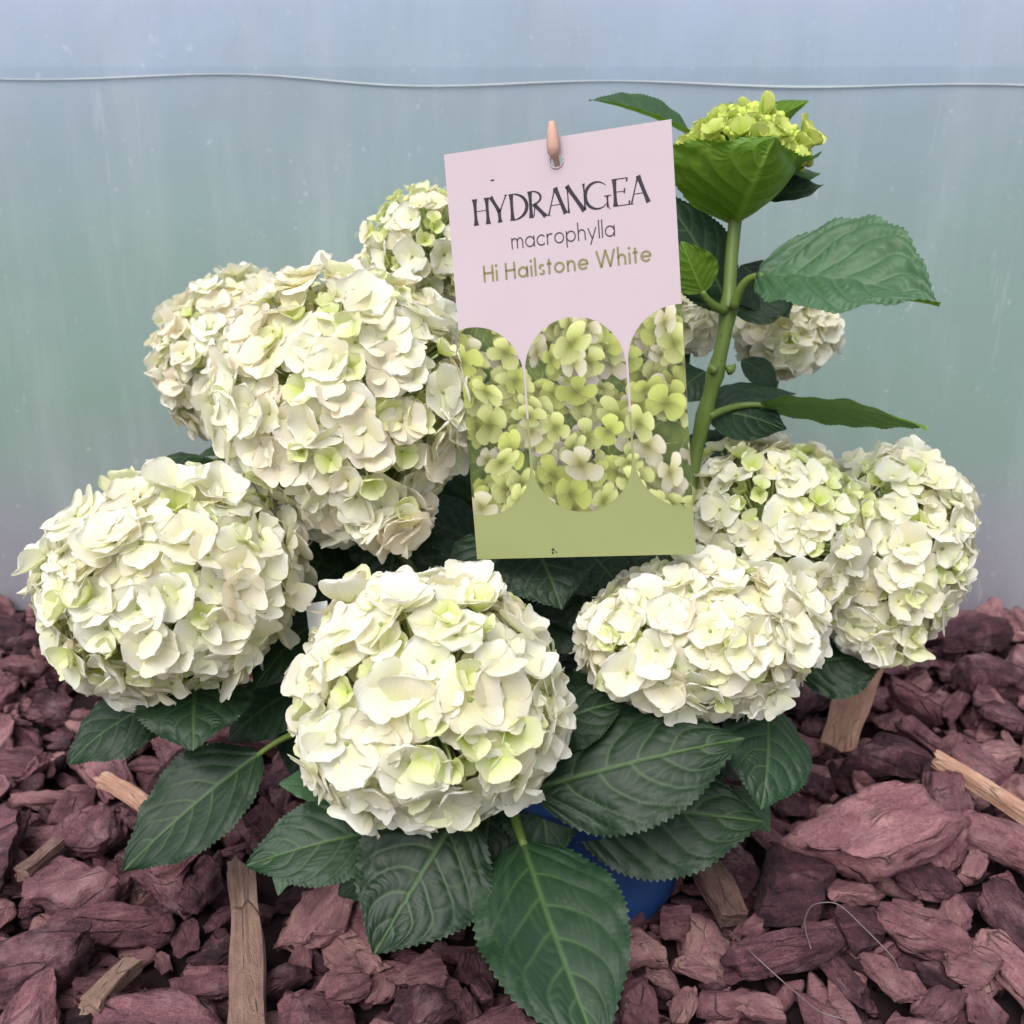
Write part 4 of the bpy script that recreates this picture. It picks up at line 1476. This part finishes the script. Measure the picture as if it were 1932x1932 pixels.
spots = []
tries = 0
target_n = 288
while len(spots) < target_n and tries < 40000:
    tries += 1
    u, v = rng.uniform(-40, 1972), rng.uniform(1150, 1990)
    g = on_ground(u, v, 0.03)
    if not (HX0 + 0.05 < g[0] < HX1 - 0.05 and 0.2 < g[1] < 0.925):
        continue
    # those hidden behind the bush show nothing: leave them out
    if 640 < u < 1500 and v < 1480 and rng.random() < 0.97:
        continue
    if 250 < u < 640 and v < 1330 and rng.random() < 0.9:
        continue
    sc = float(np.clip(rng.lognormal(math.log(0.0295), 0.36), 0.014, 0.052))
    if in_pot(g[0], g[1], sc * 0.8):
        continue
    if near_stick(g) < 0.55 * sc + 0.004:
        continue
    need = 0.55 * sc
    if any((g[0] - q[0]) ** 2 + (g[1] - q[1]) ** 2 < (need + 0.42 * q[2]) ** 2 for q in spots):
        continue
    spots.append((g[0], g[1], sc))
spots.sort(key=lambda q: q[2] + rng.normal(0, 0.006))
for (x, y, sc) in spots:
    ci = int(rng.integers(18))
    size = 'small' if sc < 0.023 else 'medium' if sc < 0.033 else 'large'
    shape = 'narrow' if ci % 6 in (2, 4) else 'broad'
    near = min(MARKS, key=lambda q: math.hypot(q[1][0] - x, q[1][1] - y) * q[2])[0]
    chip(ci, x, y, sc, rand_rot(0.30), label='%s %s red-brown bark chip %s' % (size, shape, near))
    if rng.random() < 0.12:
        smooth_hm()

# chips that stand out
def special(u, v, idx, sc, yaw, label, mat=None, tilt=(0, 0), name='bark_chip', cat='bark chip', pct=60, z=0.04):
    g = on_ground(u, v, z)
    Rm = np.array(Matrix.Rotation(math.radians(yaw), 3, 'Z')) @ np.array(Matrix.Rotation(math.radians(tilt[0]), 3, 'X')) @ np.array(Matrix.Rotation(math.radians(tilt[1]), 3, 'Y'))
    return chip(idx, g[0], g[1], sc, Rm, pct, mat, name, label, cat, tilt_w=0.4)


special(1640, 1590, 18, 0.066, 24, 'largest reddish bark chunk with layered edge lying on the mulch', tilt=(20, 0))
special(130, 1660, 19, 0.040, 30, 'broad rounded pinkish bark chip near the tip of the long-stalked leaf')
special(90, 1800, 20, 0.046, 15, 'thick cracked bark block with one long dark split', tilt=(10, 0))


def plank(label, p0, p1, w, th, mat, seed, name='wood_splinter', cat='wood splinter', taper=0.0, up=(0, 0, 1)):
    """a split piece of wood from p0 to p1 with fibrous ends"""
    g = np.random.default_rng(seed)
    p0, p1 = np.asarray(p0), np.asarray(p1)
    Ld = nrm(p1 - p0)
    S_ = nrm(np.cross(Ld, up))
    U_ = np.cross(S_, Ld)
    L = np.linalg.norm(p1 - p0)
    nl, nc = 40, 32
    s = np.linspace(0, 1, nl)
    a = np.linspace(0, 2 * math.pi, nc, endpoint=False)
    sq = np.maximum(np.abs(np.cos(a)), np.abs(np.sin(a)))
    cx, cz = np.cos(a) / sq ** 0.85, np.sin(a) / sq ** 0.85
    V = []
    for k in range(nl):
        ww = w / 2 * (1 - taper * s[k]) * (1 + 0.10 * vnoise(np.array([[s[k] * 4, 1.0]]), seed)[0])
        tt_ = th / 2 * (1 + 0.15 * vnoise(np.array([[s[k] * 3, 9.0]]), seed)[0])
        endw = (0.10 * L * fbm(np.stack([cx * 2.2, cz * 2.2], 1), seed + 3)) * (abs(2 * s[k] - 1) ** 8) * np.sign(s[k] - 0.5)
        gr = 1 + 0.10 * vnoise(np.stack([a * 5, np.full(nc, s[k] * 1.6)], 1), seed + 1) + 0.05 * vnoise(np.stack([a * 14, np.full(nc, s[k] * 2.5)], 1), seed + 2)
        bow = 0.02 * L * math.sin(math.pi * s[k])
        V.append(p0 + Ld * (s[k] * L) + Ld * endw[:, None] + S_ * (cx * ww * gr + bow)[:, None] + U_ * (cz * tt_ * gr)[:, None])
    V = np.concatenate(V)
    F = []
    for k in range(nl - 1):
        for j in range(nc):
            F.append((k * nc + j, k * nc + (j + 1) % nc, (k + 1) * nc + (j + 1) % nc, (k + 1) * nc + j))
    F.append(tuple(reversed(range(nc))))
    F.append(tuple(range((nl - 1) * nc, nl * nc)))
    # bake the piece so that its long axis is local X for the grain
    org = (p0 + p1) / 2
    Rm = np.stack([Ld, S_, U_], 1)
    o = link(name, mesh_data(name, (V - org) @ Rm, F, mat, smooth=False), None, org)
    o.rotation_euler = Matrix(Rm.tolist()).to_euler()
    tag(o, label, cat)
    return o


def gp(u, v, lift):
    """the point seen at (u, v) lying on the heap"""
    z = 0.04
    for _ in range(6):
        g = on_ground(u, v, z)
        ix, iy = cells(g[None])
        a, b = int(ix[0]), int(iy[0])
        z = float(np.percentile(HM[max(0, a - 3):a + 4, max(0, b - 3):b + 4], 85)) + lift
    return on_ground(u, v, z)


plank('pale flat wood piece leaning under the outer flower heads', gp(1582, 1416, 0.004), gp(1632, 1255, 0.045), 0.030, 0.009, M_WOOD, 1, up=(0.1, -0.6, 0.8))
plank('long thin pale wood strip half buried between bark chips', gp(1765, 1432, 0.006), gp(1990, 1575, 0.006), 0.010, 0.012, M_WOOD, 2)
plank('long weathered grey-brown stick with split grain lying on the bark', gp(455, 1640, 0.010), gp(462, 2010, 0.010), 0.0150, 0.014, M_DRIFT, 3, taper=-0.55)
plank('short tan wood piece beside the blue pot', gp(1325, 1625, 0.004), gp(1385, 1735, 0.005), 0.019, 0.012, M_DRIFT, 4)
plank('small tan splinter beside the thick cracked bark block', gp(170, 1900, 0.004), gp(250, 1820, 0.003), 0.011, 0.010, M_DRIFT, 5)
plank('pale splinter poking out beneath the long-stalked leaf', gp(195, 1470, 0.004), gp(275, 1520, 0.002), 0.012, 0.008, M_WOOD, 6)
plank('thin straw coloured splinter among chips below the folded leaf', gp(42, 1650, 0.003), gp(110, 1592, 0.003), 0.010, 0.008, M_DRIFT, 7)

# thin dry threads on the bark
for pts_, lab in (([(1530, 1790, 0.055), (1515, 1740, 0.065), (1530, 1705, 0.07), (1580, 1700, 0.07), (1640, 1760, 0.065), (1690, 1810, 0.06), (1700, 1850, 0.05)], 'thin grey thread looping over the bark below the largest chunk'),
                  ([(1375, 1755, 0.05), (1420, 1800, 0.055), (1475, 1850, 0.06), (1545, 1910, 0.055), (1600, 1925, 0.045)], 'thin straight dry thread lying past the short tan wood piece')):
    P = np.array([gp(q[0], q[1], 0.003) for q in pts_])
    tq = np.linspace(0, len(P) - 1, 60)
    Pc = np.stack([np.interp(tq, np.arange(len(P)), P[:, k]) for k in range(3)], 1)
    for _ in range(12):
        Pc[1:-1] = (Pc[:-2] + 2 * Pc[1:-1] + Pc[2:]) / 4
    tag(add('dry_thread', *tube(Pc, 0.00036, 6), M_THREAD), lab, 'thread')
